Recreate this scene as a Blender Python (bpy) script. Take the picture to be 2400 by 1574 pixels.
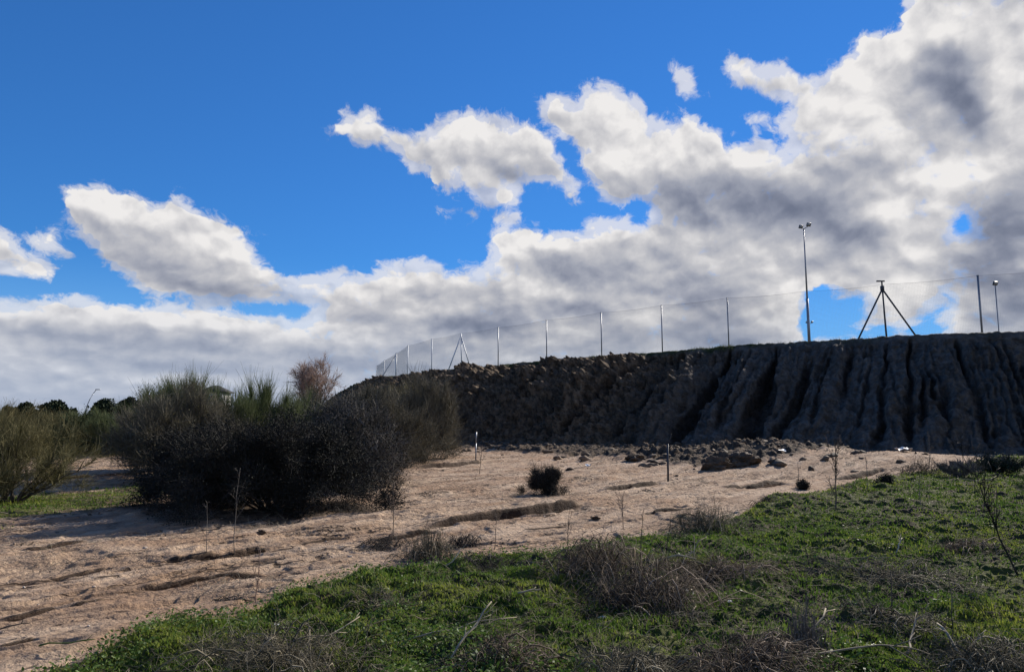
import bpy, math, random
import numpy as np
from mathutils import Vector

SC = bpy.context.scene
COL = SC.collection
PI = math.pi
for o in list(bpy.data.objects):
    bpy.data.objects.remove(o)

# ------------------------------------------------------------------ camera
EYE = 1.6
PITCH = math.radians(7.0)
FPX = 1733.0                       # focal length in pixels of the 2400 wide photograph
cam_d = bpy.data.cameras.new("camera")
cam_d.sensor_width = 36.0
cam_d.lens = 36.0 * FPX / 2400.0
cam_d.clip_start = 0.05
cam_d.clip_end = 12000
cam = bpy.data.objects.new("camera", cam_d)
cam.location = (0, 0, EYE)
cam.rotation_euler = (PI / 2 + PITCH, 0, 0)
COL.objects.link(cam)
SC.camera = cam

# ------------------------------------------------------------------ sun, exposure
SUN_EL = math.radians(27.5)
SUN_AZ = math.radians(38.0)        # clockwise from +Y, the direction the camera looks
sun_d = bpy.data.lights.new("sun", 'SUN')
sun_d.energy = 5.0
sun_d.angle = math.radians(0.6)
sun_d.color = (1.0, 0.92, 0.82)
sun = bpy.data.objects.new("sun", sun_d)
to_sun = Vector((math.sin(SUN_AZ) * math.cos(SUN_EL), math.cos(SUN_AZ) * math.cos(SUN_EL), math.sin(SUN_EL)))
sun.rotation_euler = to_sun.to_track_quat('Z', 'Y').to_euler()
COL.objects.link(sun)
SC.view_settings.view_transform = 'Standard'
SC.view_settings.look = 'None'
SC.view_settings.exposure = 0.6
SC.view_settings.gamma = 1.0
SC.render.engine = 'CYCLES'
SC.cycles.max_bounces = 4
SC.cycles.diffuse_bounces = 2
SC.cycles.glossy_bounces = 1
SC.cycles.transparent_max_bounces = 4


# ------------------------------------------------------------------ sight lines
def ray(px, py):
    """world direction of a point of the photograph (2400 x 1574 px)"""
    a = (np.asarray(px, float) - 1200.0) / FPX
    b = (787.0 - np.asarray(py, float)) / FPX
    c, s = math.cos(PITCH), math.sin(PITCH)
    return np.stack([a, c - b * s, s + b * c], -1)


def sky_pos(px, py):
    d = ray(px, py)
    d = d / np.linalg.norm(d)
    return math.degrees(math.atan2(d[0], d[1])), math.degrees(math.asin(d[2]))


# ------------------------------------------------------------------ node helper
class NT:
    def __init__(s, tree):
        s.t = tree
        s.n = tree.nodes
        s.l = tree.links

    def put(s, sock, v):
        if isinstance(v, bpy.types.NodeSocket):
            s.l.new(v, sock)
        else:
            sock.default_value = v

    def math(s, op, a, b=None, c=None, clamp=False):
        n = s.n.new('ShaderNodeMath')
        n.operation = op
        n.use_clamp = clamp
        s.put(n.inputs[0], a)
        if b is not None: s.put(n.inputs[1], b)
        if c is not None: s.put(n.inputs[2], c)
        return n.outputs[0]

    def vec(s, op, a, b=None, out=0):
        n = s.n.new('ShaderNodeVectorMath')
        n.operation = op
        s.put(n.inputs[0], a)
        if b is not None: s.put(n.inputs[1], b)
        return n.outputs[out]

    def comb(s, x, y, z):
        n = s.n.new('ShaderNodeCombineXYZ')
        for i, v in enumerate((x, y, z)): s.put(n.inputs[i], v)
        return n.outputs[0]

    def noise(s, v, scale, detail=4, rough=0.55, lac=2.0, dist=0.0, out=0):
        n = s.n.new('ShaderNodeTexNoise')
        s.put(n.inputs['Vector'], v)
        n.inputs['Scale'].default_value = scale
        n.inputs['Detail'].default_value = detail
        n.inputs['Roughness'].default_value = rough
        n.inputs['Lacunarity'].default_value = lac
        n.inputs['Distortion'].default_value = dist
        return n.outputs[out]

    def vor(s, v, scale, detail=0, rough=0.5, feature='F1', smooth=None):
        n = s.n.new('ShaderNodeTexVoronoi')
        n.feature = feature
        s.put(n.inputs['Vector'], v)
        n.inputs['Scale'].default_value = scale
        n.inputs['Detail'].default_value = detail
        n.inputs['Roughness'].default_value = rough
        if smooth is not None and 'Smoothness' in n.inputs: n.inputs['Smoothness'].default_value = smooth
        return n.outputs['Distance']

    def step(s, v, a, b, lo=0.0, hi=1.0, kind='SMOOTHSTEP'):
        n = s.n.new('ShaderNodeMapRange')
        n.interpolation_type = kind
        s.put(n.inputs['Value'], v)
        n.inputs['From Min'].default_value = a
        n.inputs['From Max'].default_value = b
        n.inputs['To Min'].default_value = lo
        n.inputs['To Max'].default_value = hi
        return n.outputs['Result']

    def mix(s, f, a, b, blend='MIX'):
        n = s.n.new('ShaderNodeMix')
        n.data_type = 'RGBA'
        n.blend_type = blend
        s.put(n.inputs['Factor'], f)
        s.put(n.inputs[6], (a[0], a[1], a[2], 1.0) if isinstance(a, (tuple, list)) else a)
        s.put(n.inputs[7], (b[0], b[1], b[2], 1.0) if isinstance(b, (tuple, list)) else b)
        return n.outputs[2]


# ------------------------------------------------------------------ sky and clouds
# outlines of the cloud masses as sight lines
CLOUD_IN = [
    [(150,433),(185,440),(228,434),(262,448),(300,446),(345,465),(372,474),(395,456),(425,460),(450,480),(470,502),(505,506),(545,522),(575,548),(590,580),(610,608),(650,630),(690,650),(720,672),(730,700),(700,705),(640,710),(600,715),(560,712),(500,712),(440,700),(380,690),(340,678),(300,650),(265,628),(240,600),(225,570),(195,550),(170,530),(152,500),(150,470)],
    [(590,650),(700,640),(790,650),(780,715),(640,712)],
    [(-60,525),(0,533),(25,545),(45,570),(70,598),(105,605),(125,630),(122,652),(60,650),(0,640),(-60,640)],
    [(55,545),(100,540),(150,538),(145,560),(100,585),(65,570)],
    [(135,570),(170,575),(165,600),(135,605)],
    [(795,268),(830,262),(870,255),(885,275),(890,295),(920,305),(960,310),(985,292),(1010,288),(1035,275),(1075,262),(1110,268),(1150,265),(1195,278),(1235,285),(1262,300),(1285,325),(1300,350),(1315,375),(1310,395),(1330,410),(1342,430),(1345,470),(1325,460),(1300,435),(1270,425),(1235,430),(1205,440),(1208,470),(1190,485),(1150,478),(1120,465),(1085,445),(1060,430),(1040,445),(1020,435),(1000,415),(960,400),(940,390),(925,365),(890,345),(855,340),(830,350),(810,335),(800,310),(775,315),(765,305),(800,295)],
    [(1150,498),(1200,490),(1208,520),(1168,524)],
    [(1028,484),(1050,486),(1048,502),(1030,500)],[(1078,484),(1108,488),(1106,500),(1080,496)],
    [(700,650),(760,640),(800,628),(850,635),(880,618),(930,610),(985,608),(1030,615),(1050,625),(1100,625),(1130,600),(1140,575),(1138,548),(1160,530),(1200,530),(1240,536),(1290,545),(1330,538),(1362,545),(1375,535),(1352,520),(1365,502),(1400,508),(1430,500),(1460,505),(1475,520),(1500,512),(1515,500),(1505,475),(1470,465),(1430,470),(1400,460),(1375,435),(1365,410),(1345,390),(1345,360),(1320,330),(1290,310),(1265,290),(1258,240),(1270,222),(1295,215),(1330,235),(1345,215),(1380,193),(1410,195),(1440,210),(1480,230),(1500,250),(1520,275),(1560,290),(1580,262),(1605,265),(1640,285),(1655,300),(1685,310),(1700,330),(1740,320),(1775,320),(1800,340),(1825,355),(1835,345),(1810,315),(1800,290),(1815,270),(1835,245),(1830,225),(1780,225),(1740,210),(1710,195),(1690,180),(1673,160),(1685,138),(1720,135),(1750,150),(1790,150),(1825,155),(1860,170),(1900,180),(1925,165),(1955,130),(1985,115),(1980,90),(2000,82),(2030,72),(2070,75),(2095,60),(2105,30),(2100,0),(2100,-80),(2120,-160),(2800,-160),(2800,1000),(-400,1000),(-400,692),(0,692),(60,698),(120,688),(180,690),(240,705),(290,712),(350,700),(400,705),(470,712),(560,722),(640,728),(700,738),(735,722),(725,700)],
    [(1562,142),(1580,145),(1595,170),(1615,190),(1632,225),(1610,228),(1585,212),(1570,185)],
    [(1745,265),(1785,265),(1790,290),(1760,290)],
    [(1925,678),(1955,690),(1975,715),(1992,742),(1975,738),(1950,712),(1932,700)],
]
CLOUD_OUT = [
    [(150,655),(230,648),(300,680),(345,703),(290,706),(220,692),(165,672)],
    [(590,712),(640,712),(700,706),(735,716),(700,730),(640,724)],
    [(1872,690),(1885,672),(1930,672),(1960,688),(2000,700),(2018,690),(2005,740),(1992,765),(2010,778),(1960,785),(1900,792),(1875,800),(1868,760)],
    [(2135,750),(2165,722),(2190,700),(2205,676),(2200,705),(2180,730),(2178,755),(2195,772),(2150,776),(2080,772),(2060,780),(2000,785),(2000,768),(2040,757),(2090,757)],
    [(2222,515),(2245,503),(2252,530),(2235,534)],
]
# (x, y, half width, half height, tilt, amount): how much brighter or greyer a part of a mass is
TONES = [
    (230,455,90,26,10,.30),(420,480,80,26,20,.32),(530,540,70,30,35,.28),(300,540,110,34,22,-.10),(400,640,180,34,20,-.22),(560,695,150,18,5,-.26),(480,590,110,36,25,.10),(650,660,70,20,20,.08),
    (60,610,60,30,30,.20),(110,560,40,20,0,.10),
    (840,280,50,26,10,.30),(1000,310,60,26,10,.24),(1150,300,110,32,8,.30),(960,350,80,24,20,-.02),(1090,400,90,30,25,.06),(1170,398,46,16,20,-.42),(1190,455,50,26,60,.22),(1280,380,36,40,0,-.08),
    (1300,250,40,34,0,-.04),(1400,225,70,40,20,.34),(1460,270,70,50,35,.24),(1430,390,90,40,30,.20),(1520,350,80,40,10,.16),(1610,290,50,26,15,.22),(1760,350,90,34,10,.24),(1650,390,70,36,0,.06),
    (1560,440,80,22,0,-.10),(1730,470,190,52,4,-.42),(1600,480,60,40,0,-.22),(1900,500,120,60,10,-.30),(1480,450,70,20,0,-.12),
    (1590,190,30,40,-20,.25),(1730,150,50,30,10,.22),(1800,190,60,26,8,.04),
    (2190,60,60,46,0,.30),(2060,120,70,40,-10,.32),(2200,180,84,66,35,-.50),(2260,270,66,50,40,-.40),(2330,60,60,60,0,.06),(2340,170,50,90,0,.22),(1960,220,110,46,-10,.26),(2010,320,120,60,-10,.20),(2120,340,70,60,0,-.06),
    (1990,390,80,40,0,-.24),(2120,420,70,40,0,.22),(2250,400,80,60,-10,.26),(2050,500,70,28,0,.30),(2110,590,70,34,0,.16),(2190,470,40,60,0,.20),(2330,380,60,30,-20,.24),(2340,520,110,90,-25,-.52),(2300,640,90,50,0,-.26),(2380,700,80,50,0,-.34),
    (1960,590,90,40,0,-.16),(2010,540,60,26,0,-.28),(1830,570,60,40,0,.06),(1930,640,90,34,0,.16),
    (2100,700,70,48,-30,.34),(2210,745,34,34,0,.30),(2310,740,90,24,0,-.10),(1800,740,60,60,60,.24),(1520,735,50,44,50,.20),(1420,530,70,30,5,.26),(1180,560,50,30,0,.30),(1260,560,60,20,0,.20),(1300,600,90,28,10,-.06),
    (1350,640,120,44,5,-.30),(1560,610,90,40,20,-.20),(1480,560,50,30,0,-.10),(1650,700,120,50,10,-.30),(1700,790,150,22,5,-.38),(1600,560,60,30,0,.08),(1230,660,60,26,10,.20),(1000,630,70,22,0,.26),(900,640,70,26,0,.18),(960,680,120,14,5,-.18),
    (820,670,90,26,10,.10),(1100,680,90,18,8,-.12),(1120,750,120,30,-6,-.48),(960,720,120,22,8,.02),(1290,760,80,22,20,.18),(1400,790,130,20,10,-.14),(1250,850,120,20,0,.10),(1550,800,60,16,0,.10),(1350,720,90,16,8,-.26),
    (100,710,130,20,5,.20),(330,730,120,20,8,.16),(560,750,130,20,10,.22),(640,790,40,30,60,.16),(250,790,210,20,4,-.20),(60,790,100,16,6,.06),(120,850,150,16,8,.12),(450,800,130,24,5,-.14),(400,850,200,18,4,-.18),(720,760,110,22,0,.14),
    (700,830,120,24,4,-.24),(850,790,120,26,4,.00),(900,850,120,20,0,-.18),(180,905,260,12,2,.02),(400,880,140,10,0,.20),(100,930,200,10,0,-.06),(650,850,50,20,0,.16),(560,860,120,14,0,-.08),(1830,790,50,16,0,.14),(2000,795,80,12,0,.16),
    (300,760,60,10,5,-.2),(480,775,70,9,5,-.2),(60,760,80,9,5,-.2),(800,740,90,10,5,-.2),(150,820,90,8,5,-.15),
]


def poly_sd(X, Y, poly):
    """signed distance, positive inside"""
    P = np.array(poly, float) * 1.0084
    d = np.full(X.shape, 1e9)
    ins = np.zeros(X.shape, bool)
    for i in range(len(P)):
        ax, ay = P[i]
        bx, by = P[(i + 1) % len(P)]
        ex, ey = bx - ax, by - ay
        t = np.clip(((X - ax) * ex + (Y - ay) * ey) / (ex * ex + ey * ey + 1e-9), 0, 1)
        d = np.minimum(d, np.hypot(X - ax - t * ex, Y - ay - t * ey))
        if ay != by:
            c = ((ay > Y) != (by > Y)) & (X < (bx - ax) * (Y - ay) / (by - ay) + ax)
            ins ^= c
    return np.where(ins, d, -d)


AZ0, AZ1, EL0, EL1 = -42.0, 42.0, -6.0, 37.0
NAZ, NEL = 256, 200


def sky_tables(rank):
    az = np.radians(np.linspace(AZ0, AZ1, NAZ))[None, :]
    el = np.radians(np.linspace(EL0, EL1, NEL))[:, None]
    dx, dy, dz = np.sin(az) * np.cos(el), np.cos(az) * np.cos(el), np.sin(el) + 0 * az
    c, s = math.cos(PITCH), math.sin(PITCH)
    f, u = dy * c + dz * s, -dy * s + dz * c
    X, Y = 1200 + FPX * dx / f, 787 - FPX * u / f
    sd = np.full(X.shape, -1e9)
    for p in CLOUD_IN: sd = np.maximum(sd, poly_sd(X, Y, p))
    for p in CLOUD_OUT: sd = np.minimum(sd, -poly_sd(X, Y, p))
    cover = np.tanh(sd / 30.0)
    tone = 0.75 + 0.14 * np.exp(-(np.clip(sd, 0, None) / 30.0) ** 2)
    tone = tone - 0.09 * np.clip((Y - 640) / 200, 0, 1)
    for (x, y, rx, ry, tilt, a) in TONES:
        x, y = x * 1.0084, y * 1.0084
        ca, sa = math.cos(math.radians(tilt)), math.sin(math.radians(tilt))
        p, q = (X - x) * ca + (Y - y) * sa, -(X - x) * sa + (Y - y) * ca
        r2 = (p / rx) ** 2 + (q / ry) ** 2
        tone = tone + a * 1.15 * np.exp(-r2 * 0.9)
    up, dn = np.roll(cover, -6, 0), np.roll(cover, 6, 0)
    up[-6:], dn[:6] = up[-7], dn[6]
    tone = tone + 0.17 * np.tanh(dn - up)
    tone = np.clip(tone, 0.05, 1.0)
    cm, tm = cover.mean(), tone.mean()
    M = np.vstack([cover - cm, (tone - tm) * 2.2])
    U, S, Vt = np.linalg.svd(M, full_matrices=False)
    U, S, Vt = U[:, :rank], S[:rank], Vt[:rank]
    A = U * S
    return Vt, A[:NEL], A[NEL:] / 2.2, cm, tm


def curve_vec(nt, fac, rows):
    """three tabulated functions of fac (0..1) as one vector: a curves node, then unscaled"""
    rows = [np.asarray(r) for r in rows]
    while len(rows) < 3: rows.append(np.zeros_like(rows[0]))
    n = nt.n.new('ShaderNodeRGBCurve')
    lo = [r.min() for r in rows]
    sc = [max(r.max() - r.min(), 1e-6) for r in rows]
    mp = n.mapping
    K = 96
    for i, r in enumerate(rows):
        cu = mp.curves[i]
        xs = np.linspace(0, 1, K)
        ys = np.interp(xs, np.linspace(0, 1, len(r)), (r - lo[i]) / sc[i])
        cu.points[0].location = (0.0, ys[0])
        cu.points[1].location = (1.0, ys[-1])
        for x, y in zip(xs[1:-1], ys[1:-1]): cu.points.new(x, y)
    mp.update()
    nt.l.new(nt.comb(fac, fac, fac), n.inputs['Color'])
    v = nt.n.new('ShaderNodeVectorMath')
    v.operation = 'MULTIPLY_ADD'
    nt.l.new(n.outputs[0], v.inputs[0])
    v.inputs[1].default_value = sc
    v.inputs[2].default_value = lo
    return v.outputs[0]


def lookup(nt, az, el, T, which):
    """sum over k of f_k(az) g_k(el)"""
    Vt, A, B, cm, tm = T
    fa = nt.step(az, AZ0, AZ1, kind='LINEAR')
    fe = nt.step(el, EL0, EL1, kind='LINEAR')
    outs = []
    acc = [None, None]
    for k in range(0, len(Vt), 3):
        va = curve_vec(nt, fa, Vt[k:k + 3])
        for i, M in enumerate((A, B)):
            if i not in which: continue
            d = nt.vec('DOT_PRODUCT', va, curve_vec(nt, fe, list(M[:, k:k + 3].T)), out=1)
            acc[i] = d if acc[i] is None else nt.math('ADD', acc[i], d)
    return [nt.math('ADD', acc[i], (cm, tm)[i]) for i in which]


def make_world():
    w = bpy.data.worlds.new("World")
    SC.world = w
    w.use_nodes = True
    w.node_tree.nodes.clear()
    nt = NT(w.node_tree)
    T = sky_tables(39)
    tc = nt.n.new('ShaderNodeTexCoord')
    sep = nt.n.new('ShaderNodeSeparateXYZ')
    nt.l.new(tc.outputs['Generated'], sep.inputs[0])
    az = nt.math('MULTIPLY', nt.math('ARCTAN2', sep.outputs[0], sep.outputs[1]), 180 / PI)
    el = nt.math('MULTIPLY', nt.math('ARCSINE', sep.outputs[2]), 180 / PI)
    # coordinates for the noise: flatter cells towards the horizon
    ely = nt.math('MULTIPLY_ADD', nt.math('LOGARITHM', nt.math('MAXIMUM', nt.math('ADD', el, 5.0), 0.5), 2.71828), 9.0, nt.math('MULTIPLY', el, 0.75))
    Q = nt.comb(az, ely, 0.0)
    wn = nt.vec('SUBTRACT', nt.noise(Q, 0.16, 4, 0.6, out=1), (0.5, 0.5, 0.5))
    flat = nt.step(el, 0.0, 12.0, 0.25, 1.0, 'LINEAR')
    sw = nt.n.new('ShaderNodeSeparateXYZ')
    nt.l.new(wn, sw.inputs[0])
    azw = nt.math('MULTIPLY_ADD', sw.outputs[0], 1.3, az)
    elw = nt.math('ADD', el, nt.math('MULTIPLY', nt.math('MULTIPLY', sw.outputs[1], 1.0), flat))
    cover, tone = lookup(nt, azw, elw, T, (0, 1))
    qq = nt.vec('ADD', Q, nt.vec('MULTIPLY', wn, (2.2, 2.2, 0)))

    def billow(q):
        n1 = nt.noise(q, 0.42, 9, 0.62)
        v1 = nt.vor(q, 0.75, 2.5, 0.55, 'F1')
        return nt.math('ADD', nt.math('MULTIPLY', nt.math('SUBTRACT', n1, 0.5), 2.3), nt.math('MULTIPLY', nt.math('SUBTRACT', 0.42, v1), 0.62)), n1
    b0, n9 = billow(qq)

    def soft_billow(q):
        n1 = nt.noise(q, 0.32, 6, 0.52)
        v1 = nt.vor(q, 0.42, 1.0, 0.5, 'SMOOTH_F1', 0.5)
        return nt.math('ADD', nt.math('MULTIPLY', nt.math('SUBTRACT', n1, 0.5), 1.7), nt.math('MULTIPLY', nt.math('SUBTRACT', 0.45, v1), 0.55)), n1
    c0, n0 = soft_billow(qq)
    c1, n1 = soft_billow(nt.vec('ADD', qq, (0.30, 0.75, 0.0)))
    dens = nt.math('ADD', nt.math('MULTIPLY', cover, 1.35), b0)
    away = nt.step(nt.math('ABSOLUTE', az), 40, 50)
    gen = nt.math('MULTIPLY', nt.math('SUBTRACT', nt.noise(Q, 0.06, 5, 0.6), 0.60), 6.0)
    dens = nt.math('ADD', nt.math('MULTIPLY', dens, nt.math('SUBTRACT', 1.0, away)), nt.math('MULTIPLY', gen, away))
    soft = nt.step(nt.noise(Q, 0.11, 2, 0.5), 0.35, 0.65, 0.30, 1.05)
    alpha = nt.math('MULTIPLY', nt.math('ADD', dens, 0.18), nt.math('DIVIDE', 1.0, soft), clamp=True)
    alpha = nt.step(alpha, 0.0, 1.0)
    # torn veils round the masses
    vn = nt.noise(nt.vec('ADD', Q, nt.vec('MULTIPLY', wn, (5.0, 3.0, 0))), 0.55, 7, 0.66)
    vd = nt.math('ADD', nt.math('MULTIPLY', cover, 2.0), nt.math('MULTIPLY_ADD', vn, 6.0, -3.0 + 0.55))
    alpha = nt.math('MAXIMUM', alpha, nt.math('MULTIPLY', nt.step(vd, -0.1, 1.3), 0.72))
    relief = nt.math('SUBTRACT', c0, c1)
    light = nt.math('ADD', tone, nt.math('MULTIPLY', relief, RELIEF))
    light = nt.math('ADD', light, nt.math('MULTIPLY', nt.math('SUBTRACT', n9, 0.5), 0.30))
    light = nt.math('ADD', light, nt.step(dens, 0.9, 0.1, 0.0, 0.10))
    ramp = nt.n.new('ShaderNodeValToRGB')
    nt.l.new(nt.math('MULTIPLY', light, 0.95), ramp.inputs[0])
    e = ramp.color_ramp.elements
    e[0].position = 0.0
    e[0].color = (0.16, 0.185, 0.26, 1)
    e[1].position = 1.0
    e[1].color = (0.86, 0.84, 0.83, 1)
    for pos, c in ((0.22, (0.235, 0.26, 0.34)), (0.45, (0.36, 0.38, 0.45)), (0.72, (0.56, 0.56, 0.59))):
        x = e.new(pos)
        x.color = (*c, 1)
    veil = nt.mix(nt.step(el, 10.0, 0.5, 0.0, 0.60), ramp.outputs[0], (0.40, 0.49, 0.66))
    cloud = nt.mix(1.0, veil, (CLOUD_GAIN,) * 3, 'MULTIPLY')
    # clear air by elevation: a Nishita sky toned to the deep polarised blue, paler and bluer low down
    sky = nt.n.new('ShaderNodeTexSky')
    sky.sky_type = 'NISHITA'
    sky.sun_disc = False
    sky.sun_elevation = SUN_EL
    sky.sun_rotation = SUN_AZ
    sky.altitude = 600
    sky.air_density = 1.0
    sky.dust_density = 0.0
    sky.ozone_density = 4.0
    blue = nt.mix(1.0, sky.outputs[0], SKY_TINT, 'MULTIPLY')
    lum = nt.vec('DOT_PRODUCT', blue, (0.3, 0.4, 0.3), out=1)
    comp = nt.math('DIVIDE', 1.0, nt.math('MULTIPLY_ADD', lum, SKY_COMP, 1.0))
    blue = nt.vec('SCALE', blue)
    blue.node.inputs['Scale'].default_value = 1.0
    nt.l.new(comp, blue.node.inputs['Scale'])
    # paler air low down
    blue = nt.mix(nt.step(el, 13.0, 2.0, 0.0, 0.60), blue, (2.2, 4.6, 8.2))
    col = nt.mix(alpha, blue, cloud)
    bg = nt.n.new('ShaderNodeBackground')
    nt.l.new(col, bg.inputs[0])
    bg.inputs[1].default_value = 0.079
    out = nt.n.new('ShaderNodeOutputWorld')
    nt.l.new(bg.outputs[0], out.inputs[0])
    w.cycles.sampling_method = 'MANUAL'
    w.cycles.sample_map_resolution = 512


CLOUD_GAIN = 1.0 / 0.12
RELIEF = 0.54
SKY_COMP = 0.10
SKY_TINT = (0.37, 0.90, 1.42)
make_world()

# ------------------------------------------------------------------ numpy noise
_R = np.random.RandomState(7)
_G = _R.rand(256, 256).astype(np.float32) * 2 - 1


def vnoise(x, y, seed=0):
    x = x + seed * 37.17
    y = y + seed * 91.31
    xi, yi = np.floor(x).astype(np.int64), np.floor(y).astype(np.int64)
    fx, fy = x - xi, y - yi
    fx, fy = fx * fx * (3 - 2 * fx), fy * fy * (3 - 2 * fy)
    a, b = _G[xi & 255, yi & 255], _G[(xi + 1) & 255, yi & 255]
    c, d = _G[xi & 255, (yi + 1) & 255], _G[(xi + 1) & 255, (yi + 1) & 255]
    return (a + (b - a) * fx) * (1 - fy) + (c + (d - c) * fx) * fy


def fbm(x, y, octv=4, seed=0, gain=0.5):
    s, a, n = 0.0, 1.0, 0.0
    for i in range(octv):
        s = s + a * vnoise(x * 2 ** i, y * 2 ** i, seed + i)
        n += a
        a *= gain
    return s / n


def sstep(x, a, b):
    t = np.clip((x - a) / (b - a), 0, 1)
    return t * t * (3 - 2 * t)


# ------------------------------------------------------------------ mesh helpers
def mesh(name, verts, faces, mats, parent=None, attrs=None, smooth=False, mat_idx=None, loc=None, link=True):
    """faces: (n,3) or (n,4) int array, or a list of such arrays"""
    if not isinstance(faces, list): faces = [faces]
    faces = [np.asarray(f, np.int32) for f in faces if len(f)]
    me = bpy.data.meshes.new(name)
    verts = np.asarray(verts, np.float32)
    me.vertices.add(len(verts))
    me.vertices.foreach_set('co', verts.ravel())
    loops = np.concatenate([f.ravel() for f in faces])
    counts = np.concatenate([np.full(len(f), f.shape[1], np.int32) for f in faces])
    starts = np.concatenate([[0], np.cumsum(counts)[:-1]]).astype(np.int32)
    me.loops.add(len(loops))
    me.loops.foreach_set('vertex_index', loops)
    me.polygons.add(len(counts))
    me.polygons.foreach_set('loop_start', starts)
    if smooth: me.polygons.foreach_set('use_smooth', np.ones(len(counts), bool))
    if mat_idx is not None: me.polygons.foreach_set('material_index', np.asarray(mat_idx, np.int32))
    for k, v in (attrs or {}).items():
        at = me.attributes.new(k, 'FLOAT', 'POINT')
        at.data.foreach_set('value', np.asarray(v, np.float32))
    me.update(calc_edges=True)
    for m in (mats if isinstance(mats, (list, tuple)) else [mats]): me.materials.append(m)
    o = bpy.data.objects.new(name, me)
    if loc is not None: o.location = loc
    if link: COL.objects.link(o)
    if parent is not None: o.parent = parent
    return o


def tag(o, label=None, cat=None, group=None, kind=None):
    if label: o['label'] = label
    if cat: o['category'] = cat
    if group: o['group'] = group
    if kind: o['kind'] = kind
    return o


def thing(name, label, cat, loc=(0, 0, 0), group=None):
    o = bpy.data.objects.new(name, None)
    o.location = loc
    o.empty_display_size = 0.2
    COL.objects.link(o)
    return tag(o, label, cat, group)


def tubes(P, R, sides=3, caps=True):
    """P (n,k,3) paths, R (n,k) radii -> verts, quads"""
    n, k, _ = P.shape
    T = np.gradient(P, axis=1)
    T /= np.linalg.norm(T, axis=2, keepdims=True) + 1e-9
    up = np.where(np.abs(T[..., 2:3]) > 0.9, np.array([1.0, 0, 0]), np.array([0, 0, 1.0]))
    U = np.cross(T, up)
    U /= np.linalg.norm(U, axis=2, keepdims=True) + 1e-9
    V = np.cross(T, U)
    a = np.arange(sides) * 2 * PI / sides
    vs = P[:, :, None, :] + R[:, :, None, None] * (np.cos(a)[None, None, :, None] * U[:, :, None, :] + np.sin(a)[None, None, :, None] * V[:, :, None, :])
    base = (np.arange(n) * k * sides)[:, None, None] + (np.arange(k - 1) * sides)[None, :, None]
    j = np.arange(sides)[None, None, :]
    jn = (j + 1) % sides
    q = np.stack([base + j, base + jn, base + sides + jn, base + sides + j], -1).reshape(-1, 4)
    fs = [q]
    if caps and sides > 2:
        st = (np.arange(n) * k * sides)[:, None]
        fs.append((st + np.arange(sides)[None, ::-1]).astype(int))
        fs.append((st + (k - 1) * sides + np.arange(sides)[None, :]).astype(int))
    return vs.reshape(-1, 3), fs


def join(parts):
    """[(verts, [faces...]), ...] -> verts, faces grouped by size"""
    V, F, off = [], {}, 0
    for v, fs in parts:
        V.append(v)
        for f in (fs if isinstance(fs, list) else [fs]):
            f = np.asarray(f)
            F.setdefault(f.shape[1], []).append(f + off)
        off += len(v)
    return np.concatenate(V), [np.concatenate(f) for f in F.values()]


def blades(P, W, D):
    """ribbons: P (n,k,3), half widths W (n,k), side direction D (n,3)"""
    n, k, _ = P.shape
    s = D[:, None, :] * W[:, :, None]
    v = np.stack([P - s, P + s], 2).reshape(-1, 3)
    b = (np.arange(n) * k * 2)[:, None] + (np.arange(k - 1) * 2)[None, :]
    q = np.stack([b, b + 1, b + 3, b + 2], -1).reshape(-1, 4)
    return v, q


def box(cx, cy, cz, sx, sy, sz, rot=0.0, tilt=0.0):
    v = np.array([[x, y, z] for x in (-.5, .5) for y in (-.5, .5) for z in (-.5, .5)]) * (sx, sy, sz)
    if tilt:
        c, s = math.cos(tilt), math.sin(tilt)
        v = v @ np.array([[1, 0, 0], [0, c, s], [0, -s, c]])
    c, s = math.cos(rot), math.sin(rot)
    v = v @ np.array([[c, s, 0], [-s, c, 0], [0, 0, 1]])
    f = np.array([[0, 1, 3, 2], [4, 6, 7, 5], [0, 4, 5, 1], [2, 3, 7, 6], [0, 2, 6, 4], [1, 5, 7, 3]])
    return v + (cx, cy, cz), [f]


def rod(p0, p1, r0, r1=None, sides=8, k=2):
    p0, p1 = np.array(p0, float), np.array(p1, float)
    t = np.linspace(0, 1, k)[:, None]
    P = (p0 + (p1 - p0) * t)[None]
    R = np.linspace(r0, r0 if r1 is None else r1, k)[None]
    return tubes(P, R, sides)


# ------------------------------------------------------------------ materials
def new_mat(name):
    m = bpy.data.materials.new(name)
    m.use_nodes = True
    nt = NT(m.node_tree)
    b = m.node_tree.nodes['Principled BSDF']
    b.inputs['Specular IOR Level'].default_value = 0.2
    b.inputs['Roughness'].default_value = 0.9
    return m, nt, b


def bump(nt, b, h, strength, dist):
    n = nt.n.new('ShaderNodeBump')
    n.inputs['Strength'].default_value = strength
    n.inputs['Distance'].default_value = dist
    nt.l.new(h, n.inputs['Height'])
    nt.l.new(n.outputs[0], b.inputs['Normal'])


def attr(nt, name):
    n = nt.n.new('ShaderNodeAttribute')
    n.attribute_name = name
    return n.outputs['Fac']


def obj_pos(nt):
    return nt.n.new('ShaderNodeNewGeometry').outputs['Position']


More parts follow.
